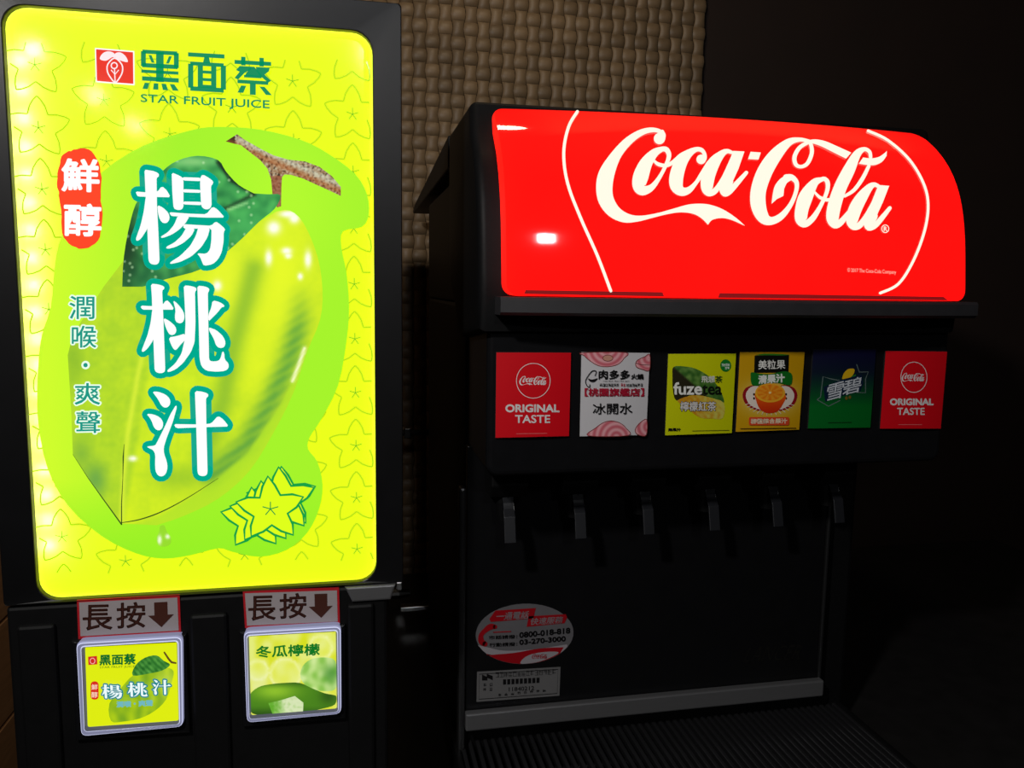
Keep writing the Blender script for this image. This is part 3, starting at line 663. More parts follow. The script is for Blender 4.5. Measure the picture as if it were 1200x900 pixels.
# body, lid, hood
mk('cabinet_body', *join(box(.136, .676, .935, 1.40, -.62, -.02, .006), box(.136, .676, .90, 1.40, -.02, .14, .004)), HOODM, sd)
mk('ice_bin_lid', *prism_x([(1.046, .1935), (1.046, .152), (1.625, .144), (1.632, .150), (1.60, .158)], HX0, HX1, .002), HOODM, sd)
hood_prof = [(yt+.001, .1925), (yt+.006, .1955), (1.04, .1945), (1.04, .02), (.93, -.06), (yb+.03, -.045), (yb+.026, -.01)]
for k in range(1, 8):
    v_ = k/8; hood_prof.append((yb + .026 + (yt-yb)*(.2*v_ + .8*v_**4), -.01 + v_*.196))
def loft_x(prof, xa, xb, r, n=5):
    m_ = len(prof); cen = (sum(p[0] for p in prof)/m_, sum(p[1] for p in prof)/m_)
    ar = sum(prof[i][0]*prof[(i+1) % m_][1] - prof[(i+1) % m_][0]*prof[i][1] for i in range(m_)); sg_ = 1 if ar > 0 else -1
    def inset(d):
        out = []
        for i in range(m_):
            a, p, b_ = prof[i-1], prof[i], prof[(i+1) % m_]; nn = []
            for q, w_ in ((a, p), (p, b_)):
                l = math.dist(q, w_); nn.append((-(w_[1]-q[1])/l*sg_, (w_[0]-q[0])/l*sg_))
            k_ = max(.35, 1 + nn[0][0]*nn[1][0] + nn[0][1]*nn[1][1]); out.append((p[0]+(nn[0][0]+nn[1][0])/k_*d, p[1]+(nn[0][1]+nn[1][1])/k_*d))
        return out
    stn = [(xa + r*(1-math.sin(t)), r*(1-math.cos(t))) for t in [math.pi/2*(1-i/n) for i in range(n+1)]][::1]
    stn = [(xa + r*(1-math.cos(math.pi/2*i/n)), r*(1-math.sin(math.pi/2*i/n))) for i in range(n+1)]
    stn += [(xa+xb-x_, d_) for x_, d_ in stn[::-1]]
    V = []; Fc = []
    for x_, d_ in stn: V += [(x_, y_, z_) for y_, z_ in inset(d_)]
    for k in range(len(stn)-1):
        for i in range(m_): Fc.append((k*m_+i, k*m_+(i+1) % m_, (k+1)*m_+(i+1) % m_, (k+1)*m_+i))
    Fc += [tuple(range(m_))[::-1], tuple(range((len(stn)-1)*m_, len(stn)*m_))]
    bm = bmesh.new(); vs = [bm.verts.new(v) for v in V]
    for f in Fc: bm.faces.new([vs[i] for i in f])
    bmesh.ops.recalc_face_normals(bm, faces=bm.faces[:]); return bm_out(bm)
o = mk('hood_shell', *loft_x(hood_prof, HX0, HX1, .009), HOODM, sd, smooth=True)
es = o.modifiers.new('edges', 'EDGE_SPLIT'); es.split_angle = math.radians(38)
# red sign: bulging acrylic panel
def sign_surface(ins, off):
    P = rrect(xl+ins, xr-ins, zb+ins, zt-ins, .010, 6); return P
m, N, L, b = new_mat('backlit_sign_red'); b.inputs['Base Color'].default_value = (.03, .002, .002, 1); b.inputs['Roughness'].default_value = .05; b.inputs['Specular IOR Level'].default_value = .5
tc = N.new('ShaderNodeTexCoord'); nz = N.new('ShaderNodeTexNoise'); nz.inputs['Scale'].default_value = 7; L.new(tc.outputs['Object'], nz.inputs['Vector'])
mx = N.new('ShaderNodeMix'); mx.data_type = 'RGBA'; L.new(nz.outputs[0], mx.inputs[0]); mx.inputs[6].default_value = lin((250, 10, 12)); mx.inputs[7].default_value = lin((252, 20, 16))
L.new(mx.outputs[2], b.inputs['Emission Color']); b.inputs['Emission Strength'].default_value = .92; SIGN = m
tr = N.new('ShaderNodeBsdfTranslucent'); tr.inputs[0].default_value = (.9, .13, .06, 1)
ad = N.new('ShaderNodeAddShader'); L.new(b.outputs[0], ad.inputs[0]); L.new(tr.outputs[0], ad.inputs[1]); L.new(ad.outputs[0], N['Material Output'].inputs[0])
for z_ in (.045, .135):                       # fluorescent tubes behind the sign
    l = bpy.data.lights.new('sign_tube', 'AREA'); l.shape = 'RECTANGLE'; l.size = .40; l.size_y = .012; l.energy = .06; l.color = (1, .95, .85)
    o = bpy.data.objects.new('sign_tube', l); C.objects.link(o); o.location = ((xl+xr)/2, sy_((xl+xr)/2, z_)+.028, EYE+z_); o.rotation_euler = (math.pi/2, 0, 0)
P = [(x, z) for x, z in rrect(xl, xr, zb, zt, .012, 6)]
S = fill(P, .0115); V = [(x, sy_(x, z), z) for x, z in S[0]]
Fc = []
for f in S[1]:
    a, b_, c = (S[0][i] for i in f); Fc.append(f if (b_[0]-a[0])*(c[1]-a[1])-(b_[1]-a[1])*(c[0]-a[0]) > 0 else f[::-1])
rim = dens(P, .0115); k = len(V); nr = len(rim)
V += [(x, sy_(x, z), z) for x, z in rim] + [(x, sy_(x, z)+.03+bul*(1-(2*(x-xl)/(xr-xl)-1)**2), z) for x, z in rim]
Fc += [(k+i, k+nr+i, k+nr+(i+1) % nr, k+(i+1) % nr) for i in range(nr)]
sg = mk('sign_panel', V, Fc, SIGN, sd, smooth=True, label='bulging glowing red sign with white script')
# --- script lettering, stroke by stroke
z7 = M(680, 130, 6); z8 = M(860, 130, 6); CREAM = glow((255, 252, 232), 1, .12)
C1 = [(590,172),(562,136),(490,122),(400,145),(300,210),(200,320),(130,430),(110,540),(130,650),(200,740),(300,785),(400,780),(500,755),(600,730),(700,715),(790,725),(850,757),(895,802)]
C2 = [(895,802),(925,768),(990,755),(1060,768),(1155,810)]
C3 = [(1155,810),(1100,760),(1020,705),(940,670),(860,655),(760,660),(650,690),(540,720),(430,738),(350,730),(280,690),(235,620),(225,540),(245,430),(290,320),(370,225),(450,170),(520,155),(562,168)]
def cr(P, f): return mp(f, crom(P, False, 4))
def st_(P, f): return ribbon([(p[0], p[1], p[2]/6) for p in mp(f, crom(P, False, 5))])
script = [fill(cr(C1, z7)[:-1] + cr(C2, z7)[:-1] + cr(C3, z7), 5), fill(disc(*z7(555, 200), 6.6)), st_([(575,150,24),(592,175,14),(585,205,20)], z7),
  st_([(575,272,34),(520,300,58),(462,370,88),(425,460,108),(412,530,92),(440,562,70),(500,540,44),(555,470,28),(600,385,26),(622,320,32),(605,278,36),(575,272,34)], z7),
  st_([(515,352,16),(545,378,26),(600,388,26),(650,365,28),(705,318,30),(760,290,30)], z7),
  fill(disc(*z7(848, 345), 5.6)), st_([(848,372,10),(872,345,24),(872,310,26),(850,280,30),(812,276,34),(760,305,56),(705,370,88),(675,460,98),(675,530,92),(710,568,66),(760,560,46),(810,510,28),(850,450,30),(900,370,30)], z7),
  st_([(1060,296,24),(1030,288,32),(995,305,48),(940,365,84),(900,450,96),(888,540,84),(905,578,52),(950,560,40),(1000,480,28),(1045,385,26),(1075,310,20)], z7),
  fill(mp(z7, [(1072,286),(1152,290),(1110,410),(1060,520),(985,560),(975,520),(1030,400)]), 5), st_([(1040,500,66),(1012,545,76),(1015,580,52),(1050,565,42),(1105,505,36),(1165,438,26)], z7),
  fill(mp(z8, [(115,292),(187,297),(170,347),(97,343)])),
  st_([(545,225,22),(510,215,26),(455,207,30),(380,228,54),(290,315,92),(215,430,108),(170,560,108),(170,670,106),(205,752,84),(260,775,56),(330,742,46),(395,662,32),(432,575,28),(438,510,32),(405,472,40),(365,472,46)], z8),
  fill(mp(z8, crom([(390,452),(330,475),(285,530),(268,600)], False, 4) + [(262,655),(300,622),(345,600)] + crom([(350,550),(370,510),(405,488)], False, 4)), 5),
  st_([(520,226,24),(460,262,28),(424,325,30),(432,380,28),(470,396,24),(515,372,28),(545,300,28),(538,240,26),(515,220,22)], z8),
  fill(cr([(515,212),(570,205),(640,218),(720,252),(822,298)], z8) + cr([(785,340),(700,298),(620,258),(560,236),(515,232)], z8), 5),
  fill(cr([(905,332),(960,338),(1010,330),(1045,310),(1072,286)], z8) + cr([(1070,320),(1040,360),(990,384),(930,384),(875,375)], z8), 5),
  st_([(610,486,32),(562,510,58),(505,600,98),(475,690,94),(470,765,84),(500,795,50),(555,752,40),(610,662,28),(650,572,28),(656,510,32),(635,482,30),(610,486,32)], z8),
  st_([(565,575,16),(600,610,22),(650,628,24),(695,620,22)], z8),
  st_([(958,330,24),(950,292,26),(912,274,30),(862,310,56),(805,420,84),(745,540,90),(705,660,94),(690,755,88),(710,800,58),(752,780,44),(800,718,28)], z8),
  st_([(945,392,24),(900,480,28),(840,560,26),(775,602,20)], z8),
  st_([(1015,535,26),(985,522,32),(950,540,50),(895,610,80),(850,690,92),(826,772,84),(842,815,50),(885,800,44),(930,730,28),(985,630,26),(1015,560,20)], z8),
  fill(mp(z8, [(1012,524),(1088,530),(1045,640),(990,760),(915,800),(905,770),(965,640)]), 5), st_([(972,740,70),(945,785,76),(948,820,50),(990,805,40),(1040,750,35),(1092,685,26)], z8),
  ribbon(mp(z8, disc(1060,830,25,27,16)), .9, closed=True), text('R', z8, 1050, 815, 1072, 846, bold=.15)]
Print(SG, sg, 'script_lettering', base=.0008).add(plus(*script), CREAM).done()
z4 = M(560, 100, 2)
for P_, w_ in (([(233,63),(212,100),(201,160),(210,230),(240,310),(280,400),(311,482)], 3.6), ([(914,108),(960,130),(1010,175),(1043,230),(1054,280),(1046,340),(1020,410),(985,465),(942,487)], 3.2)):
    Print(SG, sg, 'border_line', base=.0006).add(ribbon(mp(z4, crom(P_, False, 6)), w_), CREAM).done()
Print(SG, sg, 'small_print', base=.0006).add(text('© 2017 The Coca-Cola Company', z4, 865, 428, 979, 440, 5), glow((255, 190, 170))).done()
pr = Print(SG, sg, 'opaque_strip', base=.0006)  # shade of the frame behind the sign, painted as dark red strips
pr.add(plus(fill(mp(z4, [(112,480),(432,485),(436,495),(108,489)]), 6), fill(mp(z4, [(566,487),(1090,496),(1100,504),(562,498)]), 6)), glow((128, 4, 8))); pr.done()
# --- ledge under the sign and label housing
def curved_bar(xa, xb, za, zb_, y_off, depth, bulge, n=16, bev=None):
    V, Fc = [], []
    for i in range(n+1):
        t = i/n; X = xa+(xb-xa)*t; Y = y_off - bulge*(1-(2*t-1)**2)
        V += [(X, Y+.002, zb_), (X, Y, zb_-.003), (X, Y, za+.003), (X, Y+.004, za), (X, y_off+depth, za), (X, y_off+depth, zb_)]
    for i in range(n):
        for k in range(6): Fc.append((i*6+k, i*6+(k+1) % 6, (i+1)*6+(k+1) % 6, (i+1)*6+k))
    Fc += [tuple(range(6))[::-1], tuple(range(n*6, n*6+6))]
    bm = bmesh.new(); vs = [bm.verts.new(v) for v in V]
    for f in Fc: bm.faces.new([vs[i] for i in f])
    bmesh.ops.recalc_face_normals(bm, faces=bm.faces[:]); return bm_out(bm)
mk('ledge', *curved_bar(.1435, .682, -.0275, -.0095, .757, .12, .02), plain('charcoal_plastic', (46, 45, 48), .5, 0, .2, 90, .04), sd)
LBY = .7975
mk('label_housing', *prism_y(rrect(.1385, .6865, -.199, -.024, .013), LBY+.0025, .93, .006, 3), GLOSS, sd)
# --- six flavour labels, gently bowed cards
def card(quad, label):
    hits = [Surf(LBY).hit(*q) for q in quad]
    xa = min(h.x for h in hits); xb = max(h.x for h in hits)
    f_ = lambda X, Z: LBY - .0022*(1-(2*(X-xa)/(xb-xa)-1)**2)
    sf = Surf(f_, flat=False); TL, TR, BR, BL = quad; V, Fc = [], []; n = 10
    for i in range(n+1):
        t = i/n
        for A, B in ((TL, TR), (BL, BR)): V.append(sf.hit(A[0]+(B[0]-A[0])*t, A[1]+(B[1]-A[1])*t))
    m_ = len(V); V += [v + Vector((0, .0018, 0)) for v in V]
    for i in range(n):
        a = 2*i; Fc += [(a, a+1, a+3, a+2), (m_+a, m_+a+2, m_+a+3, m_+a+1), (a, a+2, m_+a+2, m_+a), (a+1, m_+a+1, m_+a+3, a+3)]
    Fc += [(0, m_, m_+1, 1), (2*n, 2*n+1, m_+2*n+1, m_+2*n)]
    o = mk('flavor_label', V, Fc, ink((40, 40, 40)), sd, label=label)
    def inner(e=.3): return [(TL[0]+e, TL[1]+e), (TR[0]-e, TR[1]+e), (BR[0]-e, BR[1]-e), (BL[0]+e, BL[1]-e)]
    return o, sf, inner()
W_ = ink((236, 232, 232)); K_ = ink((18, 16, 18)); LR = ink((222, 8, 26)); PICD = picture(False)
def mini_script(f, x0_, y0_, x1_, y1_):
    """the script of the big sign, small"""
    out = []
    xs = [v[0] for S in script for v in S[0]]; ys = [v[1] for S in script for v in S[0]]
    a, b_ = min(xs), max(xs); 
    for S in script[:-2]:
        V = []
        for x, y in S[0]:
            y2 = y - (x-a)*.045; V.append(f(x0_+(x-a)/(b_-a)*(x1_-x0_), y0_+(y2-148)/(258-148)*(y1_-y0_)))
        out.append((V, S[1]))
    return plus(*out)
def red_label(quad, f, lab, circ, scr, o1, o2, fine):
    o, sf, inn = card(quad, lab); pr = Print(sf, o, 'label_print', base=.0002, step=.0001)
    pr.add(fill(inn, 8), LR); pr.add(ribbon(mp(f, disc(*circ, n=40)), .75, closed=True), W_, 2); pr.add(mini_script(f, *scr), W_, 2)
    pr.add(text('ORIGINAL', f, *o1, bold=.5), W_, 3); pr.add(text('TASTE', f, *o2, bold=.28), W_, 3); pr.add(ribbon(mp(f, fine), .6), ink((230, 120, 120)), 3); pr.done()
l1 = M(575, 400, 7.5); l6 = M(840, 380, 4)
red_label([(581.4,412.7),(669.4,413),(667,511.3),(580.3,513.3)], l1, 'red original taste card at the left end of the row', (374,346,148,153), (250,305,490,385), (132,556,600,620), (216,648,520,716), [(226,812),(495,808)])
red_label([(1037.5,411),(1110,411.8),(1102.5,502.5),(1030.8,502.5)], l6, 'red original taste card at the right end of the row', (923,248,61,71), (866,228,972,268), (812,349,1013,378), (845,392,972,424), [(850,470),(960,470)])
# label 2: white meat hot-pot card
l2 = M(675, 400, 7.5); o, sf, inn = card([(681,412.3),(761.7,413.3),(757.4,510),(679,511.6)], 'white card with pink meat slices and iced water lettering')
pr = Print(sf, o, 'label_print', base=.0002, step=.0001); pr.add(fill(inn, 8), ink((206, 204, 208)))
def meat(P, k):
    q = crom(P, k=4); pr.add(fill(mp(l2, q), 1.6), PICD, paint=lambda x, y: clampc(mix((205, 96, 110), (238, 178, 184), .5+.5*math.sin(math.hypot(x-k[0], y-k[1])*.9)))); pr.add(ribbon(mp(l2, q), .8, closed=True), ink((120, 48, 44)))
meat([(52,100),(435,98),(420,150),(370,200),(290,222),(200,215),(120,170),(70,125)], (711, 408)); pr.add(fill(mp(l2, disc(278,147,44,27))), ink((205, 150, 130))); pr.add(ribbon(mp(l2, disc(278,147,44,27)), .7, closed=True), ink((120, 48, 44)))
meat([(645,118),(600,135),(545,160),(522,190),(530,225),(580,245),(642,252)], (760, 420)); pr.add(ribbon(mp(l2, [(522,190),(570,205),(645,208)]), .6), ink((90, 50, 44)))
meat([(105,828),(170,760),(240,712),(310,698),(380,715),(435,760),(455,826)], (722, 512)); meat([(618,690),(575,700),(530,745),(515,785),(540,818),(612,822)], (760, 500))
pr.add(plus(ribbon(mp(l2, [(178,255,4),(150,258,3),(110,295,3),(85,340,4),(88,375,6),(112,400,6)][:0] or crom([(165,300),(175,262),(140,260),(105,300),(82,345),(92,385),(115,402),(120,380)], False, 4)), 1.0), fill(mp(l2, crom([(103,325),(140,335),(188,322),(165,350),(140,356),(118,348)], k=3)))), K_, 12)
pr.add(plus(text('肉多多', l2, 198, 252, 468, 330, 2, bold=.35), text('火鍋', l2, 482, 285, 586, 330, 2, bold=.3), text('rou duo duo hot pot', l2, 236, 340, 464, 358), scribble(l2, 205, 372, 171, 22, 7), scribble(l2, 440, 372, 144, 22, 6)), K_, 12)
pr.add(plus(scribble(l2, 392, 370, 38, 24, 2), text('【桃園旗艦店】', l2, 76, 412, 592, 480, 0, bold=.35)), ink((176, 24, 52)), 12)
pr.add(text('冰開水', l2, 146, 545, 490, 640, -4, bold=.2), K_, 12); pr.done()
# label 3: yellow tea card
l3 = M(775, 400, 7.5); o, sf, inn = card([(782.7,414.4),(862.7,414),(857.7,507.7),(779,510.4)], 'bright yellow lemon tea card with a dark leaf')
pr = Print(sf, o, 'label_print', base=.0002, step=.0001); pr.add(fill(inn, 8), ink((206, 212, 0)))
pr.add(fill(mp(l3, crom([(105,225),(200,220),(300,240),(400,295),(470,360),(530,460),(548,540),(470,505),(340,475),(240,478),(130,520),(100,420),(97,310)], k=3)), 2), PICD, paint=lambda x, y: clampc(mix((40, 36, 18), mix((52, 100, 34), (110, 150, 70), .4+noise.noise(Vector((x*.2, y*.2, 3)))), ((x-789)-(y-430)*1.15)/3+.5)))
pr.add(fill(mp(l3, crom([(140,520),(240,480),(340,474),(440,500),(546,540),(540,672),(440,678),(340,670),(250,610),(190,560)], k=3)), 2), PICD, paint=lambda x, y: clampc(mix((206, 140, 20), (214, 206, 90), .5+.8*noise.noise(Vector((x*.25, y*.25, 7)))+.02*(x-825))))
pr.add(text('fuze', l3, 108, 362, 352, 466, bold=.5), ink((238, 238, 232)), 6); pr.add(text('tea', l3, 358, 385, 525, 466, bold=.45), ink((14, 22, 10)), 6)
S = text('檸檬紅茶', l3, 165, 530, 476, 612, bold=.2); pr.add(swell(S, .5, 5), ink((60, 36, 20)), 6); pr.add(S, ink((232, 228, 224)), 7)
pr.add(text('飛想', l3, 350, 304, 466, 360, bold=.3), ink((226, 230, 214)), 7); pr.add(text('茶', l3, 470, 304, 532, 362, bold=.2), ink((40, 70, 24)), 7)
pr.add(fill(mp(l3, disc(562,212,48,54))), ink((20, 128, 40)), 6); pr.add(plus(scribble(l3, 526, 196, 74, 20, 4), scribble(l3, 556, 226, 40, 18, 2)), ink((220, 235, 220)), 7)
pr.add(text('無果汁', l3, 60, 762, 168, 788, bold=.25), K_, 7); pr.add(ribbon(mp(l3, [(272,786),(590,780)]), .7), ink((90, 92, 10)), 7); pr.done()
# label 4: orange juice card
l4 = M(855, 400, 7.5); o, sf, inn = card([(866.7,412.3),(943,412.3),(936.6,503.7),(861.7,506.3)], 'golden juice card with a halved orange and apples')
pr = Print(sf, o, 'label_print', base=.0002, step=.0001)
pr.add(fill(inn, 3), PICD, paint=lambda x, y: clampc(mix((206, 156, 6), (242, 226, 176), 1.1*g(x, y, 901, 466, 28, 18))))
pr.add(fill(mp(l4, [(218,125),(522,118),(516,275),(214,278)])), ink((10, 12, 8))); pr.add(fill(mp(l4, crom([(225,122),(300,108),(420,110),(520,118),(460,124),(330,122)], k=3))), ink((50, 130, 30)))
for cx, sgn in ((190, 1), (515, -1)):
    pr.add(fill(mp(l4, crom([(cx-sgn*-20, 385), (cx-sgn*50, 410), (cx-sgn*78, 470), (cx-sgn*55, 545), (cx+sgn*10, 592), (cx+sgn*90, 608), (cx+sgn*120, 520), (cx+sgn*80, 400)], k=3))), ink((150, 16, 30)), 4)
    pr.add(fill(mp(l4, crom([(cx+sgn*10, 395), (cx-sgn*30, 425), (cx-sgn*50, 475), (cx-sgn*28, 540), (cx+sgn*30, 582), (cx+sgn*100, 596), (cx+sgn*118, 510), (cx+sgn*80, 405)], k=3))), ink((236, 222, 210)), 5)
    pr.add(plus(fill(mp(l4, disc(cx+sgn*22, 465, 9, 12, 8))), fill(mp(l4, disc(cx+sgn*22, 500, 9, 12, 8)))), ink((50, 26, 14)), 6)
for a in range(14):
    an = math.radians(20+a*11); pr.add(ribbon([l4(350+170*math.cos(an), 510+105*math.sin(an)), l4(350+225*math.cos(an), 515+135*math.sin(an))], .5), ink((240, 236, 226)), 5)
pr.add(fill(mp(l4, crom([(225,450),(230,520),(260,590),(310,625),(360,630),(420,612),(465,550),(488,470),(350,430)], k=3)), 2), PICD, 7, paint=lambda x, y: clampc(mix((238, 92, 14), (208, 48, 8), (y-466)/16)))
pr.add(fill(mp(l4, disc(352,452,132,84,28))), ink((244, 176, 40)), 8); pr.add(fill(mp(l4, disc(350,448,114,70,28)), 1.8), PICD, 9, paint=lambda x, y: clampc(mix((238, 124, 12), (248, 168, 40), .5+.5*math.cos(math.atan2(y-460, (x-901.6)*.62)*10))))
pr.add(fill(mp(l4, disc(350,450,12,10,10))), ink((252, 226, 150)), 10)
pr.add(fill(mp(l4, crom([(180,300),(190,270),(260,282),(360,285),(470,262),(535,280),(545,330),(525,385),(430,365),(330,362),(240,388),(190,375)], k=3))), ink((16, 112, 30)), 11)
pr.add(text('美粒果', l4, 248, 165, 482, 245, -4, bold=.2), ink((236, 236, 230)), 12); pr.add(text('清果汁', l4, 250, 300, 475, 372, -16, bold=.55), ink((236, 240, 232)), 12)
pr.add(fill(mp(l4, rrect(166, 518, 664, 736, 14, 4))), ink((222, 74, 36)), 11); pr.add(text('柳橙綜合果汁', l4, 182, 680, 498, 722, -4, bold=.3), ink((246, 222, 190)), 12)
pr.add(ribbon(mp(l4, [(92,766),(575,760)]), .9), ink((90, 60, 6)), 12); pr.done()
# label 5: green card
l5 = M(940, 400, 7.5); o, sf, inn = card([(952.7,409.3),(1026.7,409),(1020,501.3),(946.4,502.4)], 'dark blue to green lemon-lime soda card')
pr = Print(sf, o, 'label_print', base=.0002, step=.0001)
pr.add(fill(inn, 4), PICD, paint=lambda x, y: clampc(mix(mix((14, 13, 50), (14, 26, 44), (y-412)/24), (0, 104, 34), (y-436)/40)))
pr.add(plus(*[ribbon(mp(l5, P), 1.1) for P in ([(130,512),(160,490),(182,310),(250,330),(335,345)], [(130,512),(230,570),(330,520)], [(478,205),(500,270),(580,268),(555,330),(555,452),(470,448)])]), ink((96, 112, 110)))
pr.add(fill(mp(l5, crom([(352,335),(362,285),(400,245),(455,242),(450,285),(410,325)], k=3))), ink((222, 178, 20))); pr.add(fill(mp(l5, crom([(385,345),(430,310),(470,290),(450,330),(410,350)], k=3))), ink((40, 130, 40)))
pr.add(fill(mp(l5, [(185,400),(345,335),(520,290),(535,370),(505,440),(340,480),(200,530)])), ink((8, 30, 56)))
S = plus(text('雪', l5, 205, 385, 350, 530, -40, 20, bold=.22), text('碧', l5, 348, 345, 505, 480, -40, 20, bold=.22)); pr.add(S, ink((200, 206, 214)))
pr.add(plus(fill(mp(l5, disc(385,498,12,16,8))), fill(mp(l5, disc(415,490,12,16,8)))), ink((120, 96, 30))); pr.add(ribbon(mp(l5, [(225,714),(430,710)]), .7), ink((4, 50, 18))); pr.done()
# --- valves: nozzle block, lever each
for i in range(6):
    X = .1774 + i*(.5987-.1774)/5; z_ = -.2757 + i*.0008
    nb = join(prism_x([(.862, -.198), (.862, -.226), (.874, -.242), (.905, -.242), (.915, -.226), (.915, -.198)], X-.022, X+.022, .002), tube([(X, .888, -.24), (X, .888, -.25), (X, .888, -.272)], [.013, .013, .010], 14))
    v = mk('valve', *nb, BLACK, sd)
    mk('lever', *prism_x([(.876, -.236), (.874, -.252), (.864, z_+.013), (.857, z_-.016), (.860, z_-.017), (.866, z_+.012), (.873, -.252), (.880, -.236)], X-.0068, X+.0068, .0008), plain('grey_lever', (26, 27, 31), .4, 0, .15, 80), v)
mk('valve_plate', *box(.15, .676, .86, .936, -.20, -.185, .003), BLACK, sd)
# --- splash panel, trims, stickers
SPY = .92
sp = mk('splash_panel', *box(.136, .622, SPY, SPY+.014, -.545, -.19, .0015), plain('splash_black', (22, 22, 24), .3, .3, .2, 40), sd)
mk('side_trim', *box(.126, .1345, SPY-.006, SPY+.012, -.60, -.24, .003), plain('grey_trim', (96, 96, 98), .35, .9, .1, 40), sd)
mk('side_trim', *box(.6225, .6265, SPY-.003, SPY+.012, -.545, -.24, .001), plain('grey_trim', (96, 96, 98)), sd)
mk('splash_trim', *box(.1345, .626, SPY-.012, SPY-.0005, -.5475, -.525, .002), STEEL, sd, label='brushed steel strip along the foot of the splash panel')
SPS = Surf(SPY)
f25 = M(840, 540, 2.5)
Print(SPS, sp, 'maker_lettering', base=.0002).add(text('LANCER', f25, 76, 545, 240, 590, -8, 20, bold=.3), plain('embossed_grey', (48, 47, 46), .3, .6)).done()
# oval service sticker
fo = M(540, 690, 6.43); oval = [(480 + 368*math.cos(t)*math.cos(-.05) - 226*math.sin(t)*math.sin(-.05), 338 + 368*math.cos(t)*math.sin(-.05) + 226*math.sin(t)*math.cos(-.05)) for t in [2*math.pi*i/48 for i in range(48)]]
pts = [SPS.at(*fo(x, y), 0) for x, y in oval]
so = mk('service_sticker', *prism_y([(p.x, p.z) for p in pts], SPY-.0009, SPY), plain('silver_film', (112, 110, 114), .4, .15, .1, 60), sd, label='oval silver and red service phone sticker')
pr = Print(Surf(SPY-.0009), so, 'sticker_lettering', base=.0001, step=.0001); SR = ink((160, 10, 24)); SW = ink((160, 154, 160))
low_ov = [p for p in oval if p[1] > 425]; low_ov.sort(key=lambda p: p[0])
pr.add(fill([fo(*p) for p in low_ov] + mp(fo, crom([(800,418),(560,455),(330,466),(200,440),(128,425)], False, 4))), SW)
pr.add(fill([fo(*p) for p in low_ov if 190 < p[0] < 775] + mp(fo, crom([(775,440),(600,448),(400,482),(195,500)], False, 4))), SR)
pr.add(fill(mp(fo, crom([(450,562),(470,525),(530,492),(640,474),(735,476),(700,505),(600,545),(520,560)], k=3))), SW); pr.add(mini_script(fo, 535, 488, 650, 525), SR, 6)
pr.add(plus(fill(mp(fo, [(260,163),(565,143),(545,222),(225,248),(215,225)])), fill(mp(fo, [(512,205),(790,190),(800,215),(780,258),(495,285)])), ribbon(mp(fo, crom([(258,285,5),(222,285,7),(180,315,5.5),(152,350,5.5),(155,395,7),(182,415,6)], False, 4)))), SR, 5)
pr.add(plus(text('一通電話', fo, 262, 178, 505, 236, -12, 12, bold=.2), text('快速服務', fo, 520, 220, 762, 272, -14, 12, bold=.2)), SW, 6)
pr.add(plus(text('市話請撥：', fo, 212, 352, 425, 380, -8, bold=.12), text('行動請撥：', fo, 215, 408, 425, 436, -8, bold=.12), text('0800-018-818', fo, 442, 328, 822, 368, -36, bold=.35), text('03-270-3000', fo, 442, 384, 788, 420, -28, bold=.35)), K_, 6)
pr.add(ribbon([fo(245,326), fo(376,320)], 1.2), SR, 6); pr.done()
# registration sticker
q = [(122,625),(750,588),(742,803),(118,850)]; pts = [SPS.at(*fo(x, y), 0) for x, y in q]
so = mk('registration_sticker', *prism_y([(p.x, p.z) for p in pts], SPY-.0008, SPY), plain('grey_label', (108, 107, 108), .5, 0, .08, 60), sd, label='grey rectangular equipment number sticker')
pr = Print(Surf(SPY-.0008), so, 'sticker_lettering', base=.0001, step=.0001)
pr.add(ribbon(mp(fo, [(140,643),(732,606),(726,788),(136,832)]), .8, closed=True), K_)
S = [fill(mp(fo, [(160,644),(195,662),(195,640),(240,656),(240,688),(200,670),(200,690),(160,690)]))]
S.append(scribble(fo, 262, 630, 460, 36, 14, .18, -26))
for k in range(9): x = 318+k*31.5; S.append(fill(mp(fo, [(x,682-k*1.6),(x+23,681-k*1.6),(x+23,720-k*1.6),(x,722-k*1.6)])))
S += [text('11840212', fo, 362, 742, 552, 772, -10, bold=.1)]
for x, y in ((172,714),(218,711),(170,750),(216,746)): S.append(scribble(fo, x, y, 24, 20))
for k in range(8): x = 282+k*48; S.append(scribble(fo, x, 790-k*4.4, 26, 17))
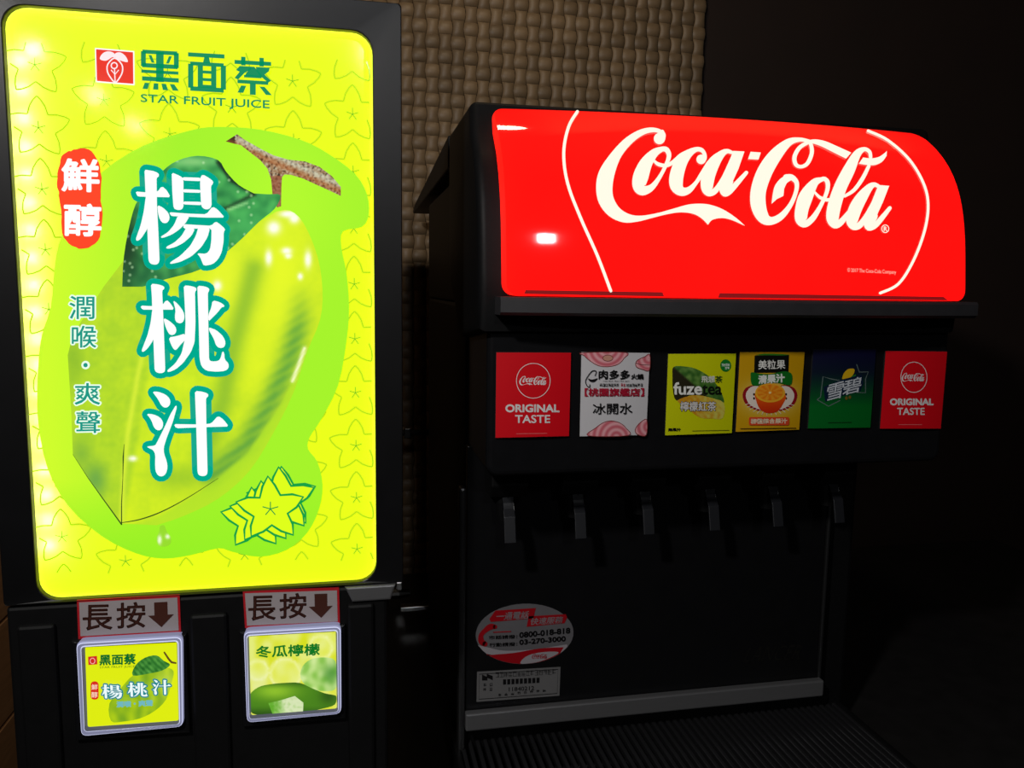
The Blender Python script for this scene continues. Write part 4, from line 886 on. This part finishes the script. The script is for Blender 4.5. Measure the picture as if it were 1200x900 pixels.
pr.add(plus(*S), K_); pr.done()
# --- drip tray with its grille, each slat a piece
TZ = -.575
dt = mk('drip_tray', *join(box(.122, .672, .60, .955, -.619, -.596, .003), box(.122, .130, .60, .955, -.598, TZ+.001, .002), box(.664, .672, .60, .955, -.598, TZ+.001, .002), box(.1295, .6645, .60, .612, -.598, TZ+.001, .002), box(.1295, .6645, .944, .955, -.598, TZ+.001, .002)), BLACK, sd, label='low black drip tray with a slatted grille')
SLAT = plain('slat_black', (44, 44, 46), .28, .3, .2, 60); ns = 54; sme = None
for i in range(ns):
    X = .1335 + i*(.661-.1335)/(ns-1)
    if sme is None:
        o = mk('grille_slat', *box(X-.0026, X+.0026, .611, .945, TZ-.008, TZ, .0009, 1), SLAT, dt); sme = o.data; X00 = X
    else:
        o = bpy.data.objects.new('grille_slat', sme); C.objects.link(o); o.parent = dt; o.location = (X-X00, 0, 0)
for y in (.69, .78, .87): mk('grille_crossbar', *box(.1302, .6638, y-.003, y+.003, TZ-.012, TZ-.0082, .0006, 1), SLAT, dt)

# ================================================================== SMALL THINGS BETWEEN THE MACHINES
CH = plain('dull_chrome', (150, 148, 145), .25, 1, .1, 50)
wp = thing('water_pipe', 'thin dull steel water pipe with a tap, against the wall between the machines', 'pipe', (.105, 1.5, -.62))
mk('pipe', *tube([(.062, 1.5, -.62), (.062, 1.5, -.30), (.066, 1.5, -.285), (.08, 1.5, -.28), (.16, 1.5, -.28)], .006, 10), plain('dark_pipe', (64, 60, 56), .45, .6), wp, smooth=True)
mk('clip', *box(.098, .112, 1.49, 1.512, -.29, -.27, .002), CH, wp)
mk('tap', *join(tube([(.062, 1.5, -.60), (.088, 1.5, -.60), (.11, 1.5, -.60)], [.009, .011, .007], 12), box(.082, .094, 1.494, 1.506, -.592, -.575, .002)), CH, wp, smooth=False)
st = mk('steel_flat_bar', *box(.085, .15, 1.40, 1.42, -.596, -.588, .001), CH, at=(.11, 1.41, -.62))
st['label'] = 'short flat steel bar low in the gap between the machines'; st['category'] = 'bar'
